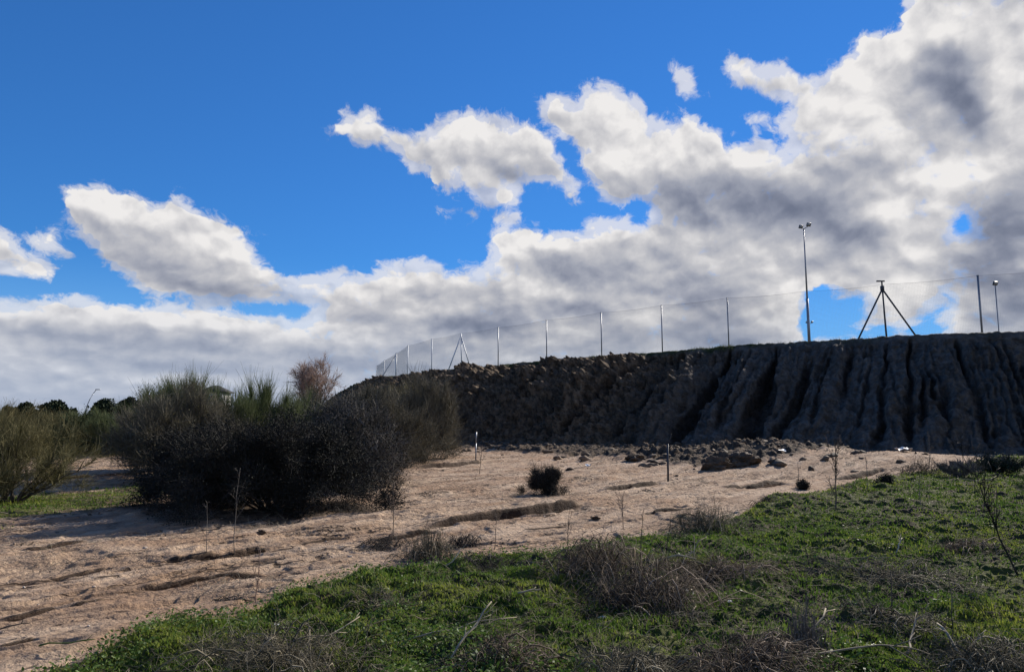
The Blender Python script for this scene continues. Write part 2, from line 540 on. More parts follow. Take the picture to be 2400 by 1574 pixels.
def mat_varied(name, c0, c1, scale=3.0, rough=0.85, spec=0.2, trans=0.0, c2=None, attrname=None):
    """two or three plant or soil tones broken up by noise (and by a per-blade random value)"""
    m, nt, b = new_mat(name)
    f = nt.step(nt.noise(obj_pos(nt), scale, 3, 0.6), 0.32, 0.68, kind='LINEAR')
    col = nt.mix(f, c0, c1)
    if c2 is not None:
        r = attr(nt, attrname or 'rnd')
        col = nt.mix(nt.step(r, 0.45, 1.0, kind='LINEAR'), col, c2)
    nt.l.new(col, b.inputs['Base Color'])
    b.inputs['Roughness'].default_value = rough
    b.inputs['Specular IOR Level'].default_value = spec
    if trans:
        tr = nt.n.new('ShaderNodeBsdfTranslucent')
        nt.l.new(col, tr.inputs[0])
        mx = nt.n.new('ShaderNodeMixShader')
        mx.inputs[0].default_value = trans
        out = m.node_tree.nodes['Material Output']
        nt.l.new(b.outputs[0], mx.inputs[1])
        nt.l.new(tr.outputs[0], mx.inputs[2])
        nt.l.new(mx.outputs[0], out.inputs[0])
    return m


def mat_plain(name, c, rough=0.5, metal=0.0, spec=0.4):
    m, nt, b = new_mat(name)
    f = nt.noise(obj_pos(nt), 6.0, 3, 0.6)
    nt.l.new(nt.mix(nt.step(f, 0.3, 0.7), tuple(x * 0.82 for x in c), c), b.inputs['Base Color'])
    b.inputs['Roughness'].default_value = rough
    b.inputs['Metallic'].default_value = metal
    b.inputs['Specular IOR Level'].default_value = spec
    return m


# ------------------------------------------------------------------ the lie of the land
CREST_H = 8.0
# foot and crest of the bank, paired down the fall line
BANK = [((78, 18), (84, 28)), ((58, 27), (62, 39)), ((42, 34.5), (46, 45.5)), ((29, 39.5), (34, 49.5)), ((19.8, 42.0), (24.8, 54.0)), ((11.2, 48.0), (17.7, 58.8)), ((0.2, 57.3), (8.0, 67.6)),
        ((-9.5, 66.5), (-1.9, 77.5)), ((-18.5, 76.5), (-9.8, 87.0)), ((-26.5, 88), (-16.9, 96.5)), ((-31.5, 99), (-20.5, 104)), ((-35.5, 113), (-24, 117)), ((-38.5, 130), (-28, 130)), ((-38, 150), (-28.5, 142)), ((-18, 166), (-14, 154))]


def ground_ray(px, py, z=0.0):
    d = ray(px, py)
    t = (z - EYE) / d[..., 2]
    return d[..., 0] * t, d[..., 1] * t


def seg_dist(x, y, pts):
    d = np.full(np.shape(x), 1e9)
    tt = np.zeros(np.shape(x))
    L = 0.0
    for (ax, ay), (bx, by) in zip(pts[:-1], pts[1:]):
        ex, ey = bx - ax, by - ay
        ll = math.hypot(ex, ey)
        t = np.clip(((x - ax) * ex + (y - ay) * ey) / (ll * ll + 1e-9), 0, 1)
        q = np.hypot(x - ax - t * ex, y - ay - t * ey)
        side = (ex * (y - ay) - ey * (x - ax)) / (ll + 1e-9)
        better = q < np.abs(d)
        tt = np.where(better, L + t * ll, tt)
        d = np.where(better, np.where(side < 0, -q, q), d)
        L += ll
    return d, tt, L


def wpts(pxs):
    out = []
    for a, b in pxs:
        x, y = ground_ray(a, b)
        out.append((float(x), float(y)))
    return out


# edge of the green bank in front: distance as a function of bearing
_gb = wpts([(-150, 1700), (60, 1600), (150, 1574), (260, 1520), (400, 1462), (560, 1440), (650, 1400), (760, 1362), (860, 1338), (960, 1322), (1080, 1300), (1200, 1300), (1290, 1292), (1400, 1270), (1530, 1248), (1640, 1238), (1760, 1205), (1800, 1172),
            (1900, 1160), (2000, 1140), (2100, 1125), (2220, 1112), (2330, 1100), (2400, 1082), (2600, 1075)])
_gaz = np.array([math.atan2(x, y) for x, y in _gb])
_gr = np.array([math.hypot(x, y) for x, y in _gb])
# the erosion gullies across the sand: sight line points, depth, half width
GULLY = [
    ([(985, 1238), (1050, 1228), (1130, 1214), (1210, 1204), (1300, 1192), (1385, 1177)], 0.24, 0.16),
    ([(1420, 1154), (1480, 1146), (1560, 1134)], 0.22, 0.24),
    ([(975, 1100), (1060, 1090), (1150, 1076)], 0.40, 0.40),
    ([(380, 1318), (450, 1312), (540, 1300)], 0.16, 0.12),
    ([(520, 1303), (560, 1296), (630, 1282)], 0.14, 0.10),
    ([(700, 1270), (760, 1262), (820, 1252)], 0.12, 0.11),
    ([(0, 1440), (60, 1426), (180, 1398), (270, 1382)], 0.09, 0.09),
    ([(110, 1360), (200, 1342), (270, 1330)], 0.10, 0.07),
    ([(170, 1350), (260, 1330)], 0.08, 0.07),
    ([(320, 1368), (420, 1352), (520, 1335), (640, 1322)], 0.07, 0.08),
    ([(500, 1408), (560, 1400), (600, 1390)], 0.10, 0.08),
    ([(740, 1398), (640, 1420)], 0.05, 0.08),
    ([(870, 1262), (960, 1250), (1030, 1240)], 0.10, 0.09),
    ([(1150, 1290), (1240, 1272)], 0.05, 0.08),
    ([(1180, 1160), (1290, 1140)], 0.12, 0.12),
    ([(1500, 1200), (1640, 1186)], 0.12, 0.14), ([(1700, 1150), (1850, 1132)], 0.15, 0.2), ([(1960, 1128), (2080, 1112)], 0.15, 0.2),
    ([(900, 1180), (990, 1170)], 0.08, 0.10),
    ([(0, 1520), (90, 1498)], 0.05, 0.06), ([(60, 1290), (220, 1262)], 0.08, 0.12), ([(120, 1128), (360, 1108)], 0.25, 0.35), ([(1230, 1232), (1330, 1222)], 0.05, 0.08),
]
GULLY = [(wpts(p), d, w * (1.0 if w > 0.15 else 0.8)) for p, d, w in GULLY]
_foot = [f for f, c in BANK]
FLOW = (0.62, 0.785)                     # direction in which the sheet wash runs


_slump = wpts([(1210, 1058), (1330, 1062), (1450, 1068), (1560, 1084), (1680, 1092), (1775, 1086)])


def slump(x, y):
    """tongue of slumped earth lying out on the sand"""
    d, t, L = seg_dist(x, y, _slump)
    w = 2.2 + 1.6 * np.clip(t / L, 0, 1) + 0.9 * fbm(x * 0.5, y * 0.5, 3, 34)
    return 1.2 * sstep(np.abs(d), w * 1.15, w * 0.4) * (0.62 + 0.38 * sstep(fbm(x * 0.45, y * 0.8, 3, 35), -0.25, 0.15))


def green_edge(x, y):
    """metres inside the green bank (positive = green), before the ragged edge"""
    az = np.arctan2(x, y)
    r = np.hypot(x, y)
    rb = np.interp(az, _gaz, _gr)
    rb = np.where(az < _gaz[0], _gr[0] * 0.8, rb)
    return np.where(y > 0, (rb - r), 1.5)


def mound(x, y, px, py, rx, ry, h):
    cx, cy = ground_ray(px, py)
    return h * np.exp(-((x - cx) / rx) ** 2 - ((y - cy) / ry) ** 2)


def ground_h(x, y, fine=True):
    x, y = np.asarray(x, float), np.asarray(y, float)
    r = np.hypot(x, y)
    u = x * FLOW[0] + y * FLOW[1]
    v = -x * FLOW[1] + y * FLOW[0]
    h = 0.10 * fbm(x * 0.12, y * 0.12, 3, 3) * sstep(r, 3, 12)
    ge = green_edge(x, y)
    g = sstep(ge, -0.25, 0.9)
    h = h + g * (0.10 + 0.07 * fbm(x * 0.9, y * 0.9, 3, 11)) * (1 - sstep(r, 25, 60))
    # terraces cut by the wash on the sand
    near = 1 - sstep(r, 60, 110)
    st = fbm(v * 1.8, u * 0.16, 3, 21) + 0.45 * fbm(v * 5, u * 0.6, 3, 22)
    tn = fbm(v * 0.55 + 0.25 * vnoise(x * 1.3, y * 1.3, 6), u * 0.07, 3, 27, 0.55) * 5.0 + 0.35 * fbm(x * 2.2, y * 2.2, 3, 28)
    tf = tn - np.floor(tn)
    terr = (np.floor(tn) + sstep(tf, 0.0, 0.12)) / 5.0 * 0.15
    tn2 = fbm(v * 1.9 + 0.4 * vnoise(x * 2.3, y * 2.3, 7), u * 0.30, 3, 29, 0.55) * 4.0 + 0.3 * fbm(x * 5, y * 5, 2, 30)
    terr2 = (np.floor(tn2) + sstep(tn2 - np.floor(tn2), 0.0, 0.2)) / 4.0 * 0.055
    h = h + (1 - g) * near * (terr + terr2) * sstep(r, 3, 7)
    h = h + (1 - g) * near * (0.040 * st - 0.05 * sstep(np.abs(fbm(v * 0.9 + 0.3 * vnoise(x, y, 5), u * 0.14, 3, 25)), 0.10, 0.0) * sstep(fbm(x * 0.3, y * 0.3, 2, 26), -0.2, 0.3))
    # mounds of spilled earth in front of the bank
    h = h + mound(x, y, 1830, 1092, 3.6, 5.0, 0.50) + mound(x, y, 2160, 1092, 6.0, 5.0, 0.42) + mound(x, y, 1560, 1085, 5.0, 4.5, 0.30)
    fd, _, _ = seg_dist(x, y, _foot)
    ap = np.exp(-(np.abs(fd) / 5.0) ** 2)
    h = h + 0.25 * ap * sstep(x, 26, 12)
    rough = 0.7 * sstep(np.abs(fd), 8.5, 2.0) * sstep(x, 16.5, 12.5) * sstep(x, -16, -8)
    sl = slump(x, y)
    rough = np.maximum(rough, sl)
    h = h + 0.10 * sl
    if fine:
        n1 = fbm(x * 1.6, y * 1.6, 5, 31, 0.6)
        h = h + rough * (0.34 * n1 + 0.20 * fbm(x * 4.5, y * 3.0, 4, 33, 0.6) + 0.06)
        h = h + (1 - g) * 0.018 * fbm(x * 6, y * 6, 3, 41) * near
        h = h + g * (0.10 * fbm(x * 2.4, y * 2.4, 3, 44) + 0.07 * fbm(x * 6, y * 6, 3, 43, 0.6)) * (1 - sstep(r, 30, 60)) * sstep(r, 2, 4)
    for pts, dep0, w in GULLY:
        cx, cy = pts[0]
        m = (np.hypot(x - cx, y - cy) < 12 + r * 0.1) if np.ndim(x) else True
        if np.ndim(x):
            idx = np.nonzero(m)
            if len(idx[0]) == 0: continue
            d, t, L = seg_dist(x[idx], y[idx], pts)
            dep = dep0 * (1.0 if w > 0.15 else 0.75)
            wob = 0.5 * w * fbm(t * 0.9 / max(w * 4, 0.6), t * 0 + 5, 2, 51) + 0.22 * w * fbm(x[idx] * 2.6, y[idx] * 2.6, 3, 52)
            d = d + wob
            fade = sstep(t, 0, L * 0.25) * sstep(L - t, 0, L * 0.2)
            ww = w * (0.75 + 0.6 * 0.4 * fbm(t * 1.2, t * 0 + 9, 2, 53))
            # steep scarp on the far side (faces the camera), gentle on the near side
            tw_ = 0.035 + 0.003 * r[idx]
            prof = sstep(d, ww * 0.78 + tw_, ww * 0.78 - tw_) * sstep(d, -ww * 1.6, ww * 0.4)
            lip = 0.25 * np.exp(-((d - ww * 1.3) / (ww * 0.8)) ** 2)
            hh = h[idx]
            h[idx] = hh - 1.5 * dep * fade * (prof - lip)
        else:
            pass
    return h


def scarp_shade(x, y):
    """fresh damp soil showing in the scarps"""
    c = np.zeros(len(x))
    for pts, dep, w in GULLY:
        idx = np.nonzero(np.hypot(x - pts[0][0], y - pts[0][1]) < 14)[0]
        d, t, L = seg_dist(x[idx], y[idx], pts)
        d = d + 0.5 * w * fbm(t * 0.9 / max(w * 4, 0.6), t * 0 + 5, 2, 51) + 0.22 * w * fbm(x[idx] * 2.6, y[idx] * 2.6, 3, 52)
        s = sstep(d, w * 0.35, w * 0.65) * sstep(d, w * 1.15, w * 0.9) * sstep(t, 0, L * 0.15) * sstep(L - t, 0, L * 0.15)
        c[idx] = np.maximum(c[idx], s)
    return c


def hit(px, py, n=4):
    """where a sight line of the photograph meets the ground"""
    d = ray(px, py)
    t = np.geomspace(2.0, 400.0, 1600)
    X, Y, Z = d[0] * t, d[1] * t, EYE + d[2] * t
    below = np.nonzero(Z < ground_h(X, Y, False))[0]
    i = below[0] if len(below) else len(t) - 1
    return float(X[i]), float(Y[i]), float(ground_h(X[i:i + 1], Y[i:i + 1])[0])


def ground_z(x, y):
    return ground_h(np.atleast_1d(x).astype(float), np.atleast_1d(y).astype(float))


# ground sheet: rings round the viewpoint, close-set in the direction of the view
ang = np.radians(np.concatenate([np.linspace(-180, -75, 40)[:-1], np.linspace(-75, -42, 110)[:-1], np.linspace(-42, 42, 800), np.linspace(42, 75, 110)[1:], np.linspace(75, 180, 40)[1:-1]]))
rad = np.concatenate([[0.25, 0.7, 1.3, 2.0, 2.7], np.geomspace(3.4, 17, 1150)[:-1], np.geomspace(17, 75, 480), np.geomspace(76, 6000, 80)])
A, Rr = np.meshgrid(ang, rad)
gx, gy = np.sin(A) * Rr, np.cos(A) * Rr
gz = ground_h(gx.ravel(), gy.ravel())
na, nr = len(ang), len(rad)
iv = np.arange(na * nr).reshape(nr, na)
nx = np.roll(iv, -1, 1)
q = np.stack([iv[:-1], iv[1:], nx[1:], nx[:-1]], -1).reshape(-1, 4)
gv = np.stack([gx.ravel(), gy.ravel(), gz], -1)
gv = np.vstack([gv, [0, 0, gz[:na].mean()]])
cap = np.stack([iv[0], nx[0], np.full(na, na * nr)], -1)
X, Y = gv[:, 0], gv[:, 1]
ragged = 0.55 * fbm(X * 1.1, Y * 1.1, 4, 61, 0.6) + 0.22 * fbm(X * 6, Y * 6, 2, 62)


def green_mask(X, Y):
    r = np.hypot(X, Y)
    rag = (0.55 * fbm(X * 1.1, Y * 1.1, 4, 61, 0.6) + 0.22 * fbm(X * 6, Y * 6, 2, 62)) * (0.70 + r * 0.06)
    g = sstep(green_edge(X, Y) + rag, -0.12, 0.22)
    # far strips of grass on the left, beyond the bushes
    az = np.arctan2(X, Y)
    for (a0, a1, pts) in STRIPS:
        c = np.interp(az, pts[:, 0], pts[:, 1])
        h = np.interp(az, pts[:, 0], pts[:, 2])
        s = sstep(np.abs(r - c) / h + rag * 0.5, 1.15, 0.75) * sstep(az, a0 - 0.01, a0 + 0.01) * sstep(az, a1 + 0.02, a1 - 0.02)
        g = np.maximum(g, s * 0.9)
    far = sstep(r, 70, 120) * 0.75
    g = np.maximum(g, far)
    return g


def strip(pix):
    rows = []
    for px, y0, y1 in pix:
        x0, w0 = ground_ray(px, y0)
        x1, w1 = ground_ray(px, y1)
        r0, r1 = math.hypot(x0, w0), math.hypot(x1, w1)
        rows.append((math.atan2(x0, w0), (r0 + r1) / 2, abs(r0 - r1) / 2))
    a = np.array(rows)
    return (a[0, 0] - 0.3, a[-1, 0], a)


STRIPS = [strip([(-100, 1160, 1245), (0, 1156, 1228), (200, 1148, 1200), (390, 1134, 1172)]),
          strip([(-100, 1040, 1060), (0, 1036, 1056), (450, 1036, 1062), (700, 1040, 1070)])]
green = green_mask(X, Y)
fdist = np.abs(seg_dist(X, Y, _foot)[0])
earth = 1.1 * sstep(fdist, 8.0, 2.0) * sstep(X, 15.5, 12.5)
earth = np.maximum(earth, 1.5 * slump(X, Y))
for bx_, by_, br_ in [(640, 1195, 2.3), (470, 1185, 1.7), (815, 1135, 2.0)]:  # ground coloured darker under the dark bushes, standing in for their shade
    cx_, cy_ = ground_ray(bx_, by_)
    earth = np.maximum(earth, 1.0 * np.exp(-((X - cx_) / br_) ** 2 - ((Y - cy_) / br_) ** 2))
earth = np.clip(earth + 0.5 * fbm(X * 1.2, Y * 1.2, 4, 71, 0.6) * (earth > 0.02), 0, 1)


def mat_ground():
    m, nt, b = new_mat('sandy soil and turf')
    P = obj_pos(nt)
    mp = nt.n.new('ShaderNodeMapping')
    nt.l.new(P, mp.inputs['Vector'])
    mp.inputs['Rotation'].default_value = (0, 0, math.atan2(FLOW[0], FLOW[1]))
    st = nt.vec('MULTIPLY', mp.outputs[0], (1.0, 0.16, 1.0))
    big = nt.noise(P, 0.35, 4, 0.6)
    streak = nt.noise(st, 2.2, 6, 0.65)
    fine = nt.noise(P, 14.0, 6, 0.7)
    grit = nt.noise(P, 60.0, 3, 0.7)
    sand = nt.mix(nt.step(streak, 0.34, 0.66), (0.275, 0.185, 0.122), (0.50, 0.375, 0.268))
    sand = nt.mix(nt.step(big, 0.48, 0.66), sand, (0.34, 0.225, 0.145))
    sand = nt.mix(nt.step(nt.noise(st, 0.8, 5, 0.6), 0.60, 0.72, 0, 0.6), sand, (0.17, 0.11, 0.072))
    sand = nt.mix(nt.step(fine, 0.52, 0.74, 0, 0.55), sand, (0.14, 0.088, 0.058))
    sand = nt.mix(nt.step(grit, 0.60, 0.75, 0, 0.4), sand, (0.42, 0.32, 0.24))
    dirt_shade = nt.mix(nt.step(nt.noise(P, 3.0, 6, 0.65), 0.35, 0.65), (0.050, 0.038, 0.028), (0.150, 0.108, 0.075))
    # cracks and crumb lines along the wash, with dark soil in them
    wst = nt.vec('ADD', st, nt.vec('MULTIPLY', nt.noise(P, 1.5, 3, 0.6, out=1), (0.35, 0.35, 0)))
    crack = nt.step(nt.math('ABSOLUTE', nt.math('SUBTRACT', nt.noise(wst, 1.5, 4, 0.6), 0.5)), 0.014, 0.003)
    crack2 = nt.step(nt.noise(wst, 5.0, 5, 0.7), 0.60, 0.68)
    where = nt.step(nt.noise(st, 0.55, 3, 0.6), 0.46, 0.58)
    crk = nt.math('MULTIPLY', nt.math('MAXIMUM', crack, crack2), where)
    crk = nt.math('MAXIMUM', nt.math('MULTIPLY', crk, 0.75), nt.math('MULTIPLY', attr(nt, 'cut'), 1.0))  # cut puts the shade of the scarp walls into the colour
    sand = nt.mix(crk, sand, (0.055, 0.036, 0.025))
    sand = nt.mix(nt.step(attr(nt, 'earth'), 0.25, 0.75), sand, dirt_shade)
    turf = nt.mix(nt.step(nt.noise(P, 2.2, 5, 0.65), 0.38, 0.62), (0.045, 0.058, 0.016), (0.115, 0.125, 0.032))
    turf = nt.mix(nt.step(nt.noise(P, 0.9, 5, 0.6), 0.50, 0.60, 0, 0.9), turf, (0.065, 0.050, 0.032))
    col = nt.mix(attr(nt, 'green'), sand, turf)
    nt.l.new(col, b.inputs['Base Color'])
    b.inputs['Roughness'].default_value = 0.95
    b.inputs['Specular IOR Level'].default_value = 0.1
    h = nt.math('ADD', nt.math('MULTIPLY_ADD', crk, -1.2, nt.noise(P, 9.0, 7, 0.65)), nt.math('MULTIPLY', nt.noise(st, 6.0, 5, 0.65), 1.0))
    bump(nt, b, h, 1.0, 0.11)
    return m


g = mesh('ground', gv, [q, cap], mat_ground(), attrs={'green': green, 'earth': earth, 'cut': scarp_shade(X, Y)}, smooth=True)
tag(g, 'sandy washed out ground with a green turf bank in front', kind='structure')

# ------------------------------------------------------------------ the bank of dark earth
_cp = np.array([[f[0], f[1], c[0], c[1]] for f, c in BANK], float)


def catmull(P, t):
    n = len(P)
    i = np.clip(np.floor(t).astype(int), 0, n - 2)
    f = (t - i)[:, None]
    p0, p1, p2, p3 = P[np.clip(i - 1, 0, n - 1)], P[i], P[i + 1], P[np.clip(i + 2, 0, n - 1)]
    return 0.5 * (2 * p1 + (p2 - p0) * f + (2 * p0 - 5 * p1 + 4 * p2 - p3) * f ** 2 + (3 * p1 - p0 - 3 * p2 + p3) * f ** 3)


def to_px(x, y, z):
    c, s = math.cos(PITCH), math.sin(PITCH)
    f = y * c + (z - EYE) * s
    u = -y * s + (z - EYE) * c
    return 1200 + FPX * x / f, 787 - FPX * u / f


sfine = np.linspace(0, len(BANK) - 1, 4000)
cf = catmull(_cp, sfine)
_pxc = to_px(cf[:, 2], cf[:, 3], CREST_H)[0]
_pxf = to_px(cf[:, 0], cf[:, 1], 0)[0]
_arc = np.concatenate([[0], np.cumsum(np.hypot(np.diff((cf[:, 0] + cf[:, 2]) / 2), np.diff((cf[:, 1] + cf[:, 3]) / 2)))])
_vis = slice(0, int(4000 * 10 / (len(BANK) - 1)))


def s_at(table, px):
    return float(np.interp(-px, -table[_vis], sfine[_vis]))


# big gullies: where each starts at the crest and ends at the foot, width, depth
_rills = [(1712, 1552, 1.15, 1.9, .02, 1), (1830, 1725, 1.5, 1.5, .0, .9), (1912, 1800, .8, .9, .0, .9), (2070, 2052, .6, .8, .1, 1), (2130, 2118, .75, 1.0, .12, 1), (2245, 2325, .6, .7, .15, 1), (2330, 2440, .5, .6, .1, 1), (2440, 2570, .6, .6, 0, 1), (1985, 1895, .3, .3, 0, .8),
          (1600, 1400, .9, .7, 0, 1), (1530, 1300, .8, .7, 0, 1), (1440, 1190, .9, .8, .05, 1), (1350, 1100, .7, .6, 0, .9), (1270, 1010, .8, .7, 0, 1), (1640, 1470, .5, .5, .2, 1), (1770, 1650, .5, .5, .1, 1), (2190, 2215, .3, .25, 0, .5), (2020, 1970, .3, .3, .5, 1), (1130, 900, 1.0, .9, 0, 1), (2290, 2385, .3, .3, .4, 1)]
_rr = np.random.RandomState(12)
for _i in range(90):
    _p = _rr.uniform(950, 2500)
    _q = np.interp(_p, [900, 1716, 1912, 2130, 2330, 2500], [700, 1556, 1800, 2118, 2425, 2650])
    _a = _rr.rand() * 0.5
    _rills.append((_p, _q, _rr.uniform(.18, .5), _rr.uniform(.15, .6), _a, min(1.0, _a + _rr.uniform(.3, .8))))
NS, NTT = 1600, 240
# more columns where the camera sees it
sv = np.concatenate([np.linspace(0, 2.2, 60)[:-1], np.linspace(2.2, 9.2, NS - 160), np.linspace(9.2, len(BANK) - 1, 101)[1:]])
c4 = catmull(_cp, sv)
tv = np.linspace(-0.12, 1.0, NTT)
S, T = np.meshgrid(sv, tv)
F0, C0 = c4[None, :, :2], c4[None, :, 2:]
arc = np.interp(sv, sfine, _arc)
Ar = np.broadcast_to(arc, S.shape)
pos = F0 + (C0 - F0) * T[..., None]
nrm = C0 - F0
wid = np.linalg.norm(nrm, axis=-1, keepdims=True)
nrm = nrm / wid                                   # horizontal, pointing into the bank
ends = sstep(S, 8.4, 10.2)                        # the far left end is softer
lf = sstep(S, 4.6, 5.8)
Tp = T.clip(0, None)
prof = np.where(T < 0, T * 1.2, (0.84 * T + 0.16 * Tp ** 2.2) * (1 - lf) + lf * Tp ** 0.86)
prof = prof * (1 - ends) + (sstep(T, -0.1, 1.05) * 1.0) * ends
H = CREST_H * prof
env = sstep(T, -0.05, 0.10) * sstep(T, 1.0, 0.93)
left = sstep(S, 4.6, 6.0)                         # lumpier, browner part left of the tripod
disp = np.zeros_like(T)
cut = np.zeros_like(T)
warp = 0.60 * fbm(Ar * 0.16, T * 2.2, 3, 81) + 0.20 * fbm(Ar * 1.2, T * 14, 3, 82)
for (pt, pb, w, dep, t0, t1) in _rills:
    st_, sb = s_at(_pxc, pt), s_at(_pxf, pb)
    a_t, a_b = np.interp(st_, sfine, _arc), np.interp(sb, sfine, _arc)
    line = a_b + (a_t - a_b) * T
    d = Ar + warp - line
    pr = np.clip(1 - np.abs(d) / (w * (0.38 + 0.30 * (1 - T) + 0.30 * vnoise(Ar * 0.5, T * 7, 4))).clip(0.15), 0, 1) ** 0.75
    # one wall steeper than the other
    disp += (1.0 + 0.35 * (pt < 1850)) * dep * pr * sstep(T, t0 - 0.05, t0 + 0.15) * sstep(T, t1 + 0.02, t1 - 0.12)
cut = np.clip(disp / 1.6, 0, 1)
# buttresses between the gullies
disp += -0.95 * fbm(Ar * 0.15 + 0.2 * warp, T * 0.7, 2, 89) * (1 + 0.4 * left)
# ridges that stand out of the face: crest and foot sight lines, half width, how far out
for (pt, pb, w, out, tm) in [(1490, 1270, 2.2, 1.5, .55), (1850, 1690, 1.6, 1.2, .6), (1640, 1490, 1.5, .9, .5), (1330, 1120, 2.4, 1.4, .6), (1150, 960, 3.5, 1.6, .6), (1780, 1620, 1.2, 1.2, .5), (1960, 1860, 1.3, .7, .5), (2110, 2085, 1.2, .6, .5), (2185, 2200, 1.5, .8, .4)]:
    st_, sb = s_at(_pxc, pt), s_at(_pxf, pb)
    a_t, a_b = np.interp(st_, sfine, _arc), np.interp(sb, sfine, _arc)
    d = Ar + warp - (a_b + (a_t - a_b) * T)
    disp -= (out + 0.9 * (pt < 1700)) * np.exp(-np.abs(d / w) ** 2.5) * np.exp(-((T - tm) / 0.38) ** 2)
# lesser rills running down the fall line
lean = Ar - (S - 4) * 0.0
r1 = 1 - np.abs(fbm(lean * 0.42 + 0.5 * warp, T * 1.1, 3, 91)) * 2.2
r2 = 1 - np.abs(fbm(lean * 1.1 + warp, T * 2.6, 3, 92)) * 2.2
disp += (0.30 + 0.3 * left) * sstep(r1, 0.6, 1.0) + (0.20 + 0.2 * left) * sstep(r2, 0.6, 1.0)
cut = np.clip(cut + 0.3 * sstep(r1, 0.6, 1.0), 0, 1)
lump = fbm(Ar * 1.3, T * 13, 5, 95, 0.62)
lump2 = fbm(Ar * 3.2, T * 30, 4, 96, 0.6)
disp += -(0.45 + 1.1 * left) * lump * (0.6 + 0.4 * T) - (0.36 + 0.60 * left) * lump2
shelf = fbm(Ar * 0.35, T * 34 + 0.8 * warp, 3, 97)
disp += (0.22 * (1 - left)) * np.abs(shelf)
disp = disp * (0.35 + 0.65 * env)
disp = disp * (1 - 0.6 * ends)
zz = H - disp * 0.45 * sstep(T, 1.0, 0.9)
posd = pos + nrm * (disp * 0.75 * sstep(T, 1.0, 0.92))[..., None]
crest_n = 0.14 * fbm(arc * 0.6, arc * 0 + 3, 4, 98, 0.6) + 0.09 * fbm(arc * 3.0, arc * 0 + 5, 3, 99)
zz = zz + crest_n[None, :] * sstep(T, 0.6, 1.0)
rows = [np.concatenate([posd, zz[..., None]], -1)]
# flat top running back from the crest
for k, dd in enumerate([0.25, 0.6, 1.2, 2.2, 4, 8, 16]):
    w_ = sstep(dd, 0, 6)
    tgt = np.array([10.0, 125.0])
    p = c4[:, 2:] + nrm[0] * dd
    p = p + (tgt - p) * (dd / 16.0) ** 2 * 0.55
    z = CREST_H + crest_n * (1 - w_) + 0.05 + 0.04 * fbm(arc * 0.8, arc * 0 + dd, 2, 100)
    rows.append(np.concatenate([p, z[:, None]], -1)[None])
bv = np.concatenate(rows, 0)
nrow = bv.shape[0]
ib = np.arange(nrow * len(sv)).reshape(nrow, len(sv))
bq = np.stack([ib[:-1, :-1], ib[:-1, 1:], ib[1:, 1:], ib[1:, :-1]], -1).reshape(-1, 4)[:, ::-1]
bvv = bv.reshape(-1, 3)
cen = np.array([[40.0, 128.0, CREST_H + 0.05]])
last = ib[-1]
capf = np.stack([last[1:], last[:-1], np.full(len(sv) - 1, len(bvv))], -1)
close = np.array([[last[0], last[-1], len(bvv)]])
bvv = np.vstack([bvv, cen])
cov = np.zeros(len(bvv))
tt_all = np.concatenate([T.ravel(), np.full(len(bvv) - T.size, 1.3)])
ss_all = np.concatenate([S.ravel(), np.tile(sv, nrow - NTT), [5]])
cov = sstep(tt_all + 0.05 * fbm(bvv[:, 0] * 0.7, bvv[:, 1] * 0.7, 3, 101), 0.955, 1.0) * np.clip(sstep(ss_all, 4.6, 5.0) + 0.3, 0, 1)
cov = np.maximum(cov, sstep(ss_all, 9.2, 10.2) * 0.8)
brown = np.concatenate([left.ravel(), np.full(len(bvv) - T.size, .5)])
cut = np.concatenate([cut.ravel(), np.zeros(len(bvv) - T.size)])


def mat_bank():
    m, nt, b = new_mat('dark clayey earth')
    P = obj_pos(nt)
    a = nt.mix(nt.step(nt.noise(P, 1.4, 6, 0.65), 0.34, 0.66), (0.120, 0.105, 0.088), (0.25, 0.222, 0.19))
    l = nt.mix(nt.step(nt.noise(P, 1.8, 6, 0.68), 0.36, 0.64), (0.11, 0.083, 0.058), (0.34, 0.250, 0.168))
    col = nt.mix(nt.step(attr(nt, 'brown'), 0.1, 0.9), a, l)
    flat = nt.vec('MULTIPLY', P, (1.0, 1.0, 7.0))
    soil_shade = nt.mix(nt.step(nt.noise(P, 2.0, 4, 0.6), 0.35, 0.65), (0.035, 0.026, 0.019), (0.085, 0.062, 0.045))
    col = nt.mix(nt.step(nt.math('ADD', attr(nt, 'cut'), nt.math('MULTIPLY', nt.noise(P, 3.0, 4, 0.6), 0.4)), 0.38, 0.75, 0, 0.85), col, soil_shade)  # brown gully soil, with the shade of the gullies darkened into its colour
    col = nt.mix(nt.step(nt.noise(flat, 0.9, 5, 0.65), 0.55, 0.72, 0, 0.6), col, (0.165, 0.15, 0.13))
    col = nt.mix(nt.step(nt.noise(P, 7.0, 4, 0.65), 0.62, 0.76, 0, 0.8), col, (0.23, 0.20, 0.165))
    gr = nt.mix(nt.step(nt.noise(P, 2.5, 4, 0.6), 0.4, 0.6), (0.035, 0.055, 0.018), (0.085, 0.085, 0.035))
    col = nt.mix(attr(nt, 'turf'), col, gr)
    nt.l.new(col, b.inputs['Base Color'])
    b.inputs['Roughness'].default_value = 0.95
    b.inputs['Specular IOR Level'].default_value = 0.1
    h = nt.math('ADD', nt.noise(P, 2.6, 8, 0.68), nt.math('MULTIPLY', nt.noise(flat, 1.6, 6, 0.65), 0.7))
    bump(nt, b, h, 1.0, 0.55)
    return m


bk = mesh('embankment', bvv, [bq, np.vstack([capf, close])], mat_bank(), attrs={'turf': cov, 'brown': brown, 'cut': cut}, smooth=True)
tag(bk, 'high bank of dark gullied earth with a flat top', kind='structure')

